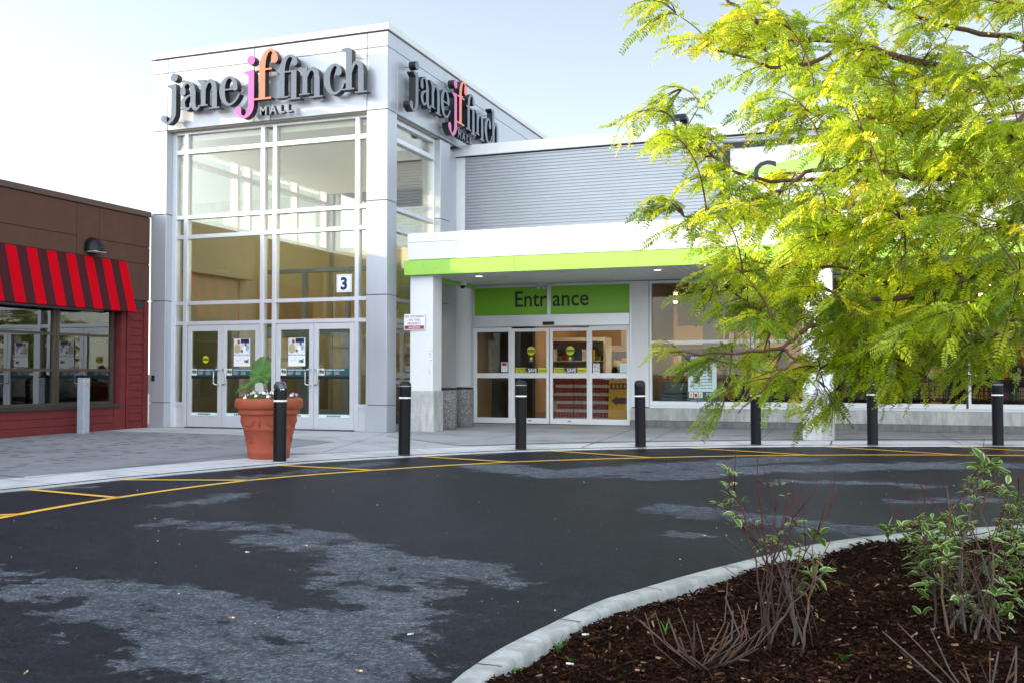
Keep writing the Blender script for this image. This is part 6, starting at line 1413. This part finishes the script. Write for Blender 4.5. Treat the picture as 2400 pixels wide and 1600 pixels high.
for p in attr:
    dist = np.linalg.norm(NPa-p, axis=1) + .25*np.maximum(0, np.linalg.norm(NPa-root, axis=1)-np.linalg.norm(p-root)); k = int(np.argmin(dist)); q0 = NPa[k]; d_ = p-q0; L = np.linalg.norm(d_)
    if L > 1.2: continue
    if L < .05: d_ = (p-root); d_ = d_/np.linalg.norm(d_)*.15; p = q0+d_; L = .15
    out_ = p-root; out_[2] *= .3; out_ = out_/np.linalg.norm(out_)
    e_ = p+out_*.08+np.array([rng.normal(0, .04), rng.normal(0, .04), -.05+rng.normal(0, .03)])
    mid = q0+d_*.5+np.array([0, 0, .05*L])
    pts = []
    for i in range(7):
        t = i/6; a = q0*(1-t)**3+3*(q0+d_*.3+np.array([0, 0, .08*L]))*(1-t)**2*t+3*(mid+d_*.4)*(1-t)*t*t+e_*t**3; pts.append(a)
    r0 = .0035+.004*min(1, L); tw.tube([tuple(a) for a in pts], [r0*(1-.7*i/6) for i in range(7)], 4, False)
    NPa = np.vstack([NPa, pts[2:6:2]]) if L > .25 else NPa
    nl_ = int(5+4*rng.random()); tin = np.clip(rng.normal(.42, .27), 0, 1); fresh = rng.random() < .12
    for j in range(nl_):
        t = .35+.65*(j+rng.random()*.5)/nl_; i = min(5, int(t*6)); a = pts[i]+(pts[i+1]-pts[i])*(t*6-i); ax = pts[i+1]-pts[i]; ax = ax/np.linalg.norm(ax)
        sd = np.cross(ax, [0, 0, 1]); sd /= np.linalg.norm(sd)+1e-9; sg = 1 if j % 2 else -1
        dr_ = ax*rng.uniform(.25, .9)+sd*sg*rng.uniform(.5, 1.1)+np.array([0, 0, rng.normal(-.15, .3)]); dr_ /= np.linalg.norm(dr_)
        if j == nl_-1: dr_ = ax
        leaves.append((a, dr_, rng.uniform(.10, .165)*(1 if not fresh else .7), np.clip(tin+rng.normal(0, .12)+(.45 if fresh else 0), 0, 1)))
tw.build('twigs', M('green_brown_twig', (.11, .075, .03), .7, var=.3, nscale=20, spec=.2), tree, True)
O = np.array([l[0] for l in leaves]); Dn = np.array([l[1] for l in leaves]); Ln = np.array([l[2] for l in leaves]); Tn = np.array([l[3] for l in leaves]); N = len(leaves)
up = np.array([0, 0, 1.])+rng.normal(0, .85, (N, 3)); S = np.cross(Dn, up); S /= np.linalg.norm(S, axis=1)[:, None]+1e-9; U = np.cross(S, Dn)
droop = rng.uniform(.15, .75, N); NPAIR = 11; Vs = []; Fs = []; As = []; base_i = 0
for kp in range(NPAIR):
    t = .12+.86*kp/(NPAIR-1); ang = droop*t
    pos = O+(Dn*(np.sin(ang)/np.maximum(ang, 1e-3)*t)[:, None]-np.array([0, 0, 1.])*((1-np.cos(ang))/np.maximum(ang, 1e-3)*t)[:, None])*Ln[:, None]*1.0
    tan = Dn*np.cos(ang)[:, None]-np.array([0, 0, 1.])*np.sin(ang)[:, None]
    ll = .030*(1-.35*abs(t-.5)*2)*(Ln/.14)
    for sg in (-1, 1):
        fd = rng.uniform(.25, .5, N)[:, None]; d_ = S*sg+tan*fd+U*rng.normal(-.05, .22, (N, 1)); d_ /= np.linalg.norm(d_, axis=1)[:, None]
        wv = np.cross(d_, U+S*rng.normal(0, .35, (N, 1))); wv /= np.linalg.norm(wv, axis=1)[:, None]+1e-9
        l3 = (ll*rng.uniform(.85, 1.15, N))[:, None]; w3 = l3*.19
        q = [pos, pos+d_*l3*.3+wv*w3, pos+d_*l3*.72+wv*w3*.9, pos+d_*l3, pos+d_*l3*.72-wv*w3*.9, pos+d_*l3*.3-wv*w3]
        Vs.append(np.stack(q, 1).reshape(-1, 3)); b_ = base_i+np.arange(N)*6; Fs.append(b_[:, None]+np.array([[0, 1, 2, 3, 4, 5]])); base_i += N*6
        As.append(np.clip(Tn+rng.normal(0, .06, N), 0, 1))
np_mesh('crown', np.concatenate(Vs), np.concatenate(Fs), leaf_m, parent=tree, attr={'tint': ('FACE', np.concatenate(As))})
# leaf rachises
Vr = []; Fr = []; 
for i in range(4):
    t0, t1 = i/4, (i+1)/4
def rp(t):
    ang = droop*t; return O+(Dn*(np.sin(ang)/np.maximum(ang, 1e-3)*t)[:, None]-np.array([0, 0, 1.])*((1-np.cos(ang))/np.maximum(ang, 1e-3)*t)[:, None])*Ln[:, None]
pv = []
for i in range(5):
    c0 = rp(max(i/4, 1e-3)); w_ = .0009
    for a in range(3): pv.append(c0+S*w_*math.cos(a*2.094)+U*w_*math.sin(a*2.094))
PV = np.stack(pv, 1).reshape(-1, 3); fr = []
for i in range(4):
    for a in range(3): a2 = (a+1) % 3; fr.append([i*3+a, i*3+a2, i*3+3+a2, i*3+3+a])
FR = (np.arange(N)*15)[:, None, None]+np.array(fr)[None]; np_mesh('leaf_stalks', PV, FR.reshape(-1, 4), M('leaf_stalk_green', (.16, .20, .03), .6), parent=tree)
print('leaves', N)

# ---------------------------------------------------------------- what stands across the parking lot (seen only as reflections)
apt = thing('apartment_block', 'pale apartment block across the parking lot, reflected in the shop glass', 'building', (19, -105, 0))
m = MB(); m.box(8, 30, -118, -105, AZ, 18); m.build('wall', M('pale_brick', (.25, .19, .14), .9), apt)
m = MB()
for k in range(7):
    for j in range(9): m.box(9+j*2.3, 10.4+j*2.3, -104.99, -104.9, 1.2+k*2.3, 2.6+k*2.3)
m.build('windows', M('dark_window', (.04, .05, .06), .2), apt)
def far_tree(x, y, h, seed, label):
    r_ = np.random.default_rng(seed); t = thing('far_tree', label, 'tree', (x, y, AZ), 'trees across the parking lot'); m = MB(); m.tube([(x, y, AZ), (x+.2, y, h*.3), (x, y+.2, h*.75)], [.25, .2, .06], 8); m.build('trunk', bark.m, t, True)
    n_ = 1500; c0 = r_.normal(0, 1, (n_, 3)); c0 /= np.linalg.norm(c0, axis=1)[:, None]; q = r_.uniform(.35, 1, (n_, 1))**.5; ce = np.array([x, y, h*.62])+c0*q*np.array([h*.33, h*.33, h*.4])
    a = r_.normal(0, 1, (n_, 3)); a /= np.linalg.norm(a, axis=1)[:, None]; b = np.cross(a, r_.normal(0, 1, (n_, 3))); b /= np.linalg.norm(b, axis=1)[:, None]; s_ = h*.035
    V = np.stack([ce-a*s_, ce+b*s_*.7, ce+a*s_, ce-b*s_*.7], 1).reshape(-1, 3); np_mesh('crown', V, (np.arange(n_)*4)[:, None]+np.array([[0, 1, 2, 3]]), leaf_m, parent=t, attr={'tint': ('FACE', r_.uniform(0, .4, n_))})
for i, (x, y, h, l) in enumerate(((-4, -44, 5, 'green tree far across the lot, the smallest of the row'), (3, -46, 6, 'green tree far across the lot, second of the row'), (11, -43, 5.5, 'green tree far across the lot, third of the row'), (20, -45, 7, 'tallest green tree far across the lot'), (29, -42, 5.5, 'green tree far across the lot, last of the row'))): far_tree(x, y, h, i, l)
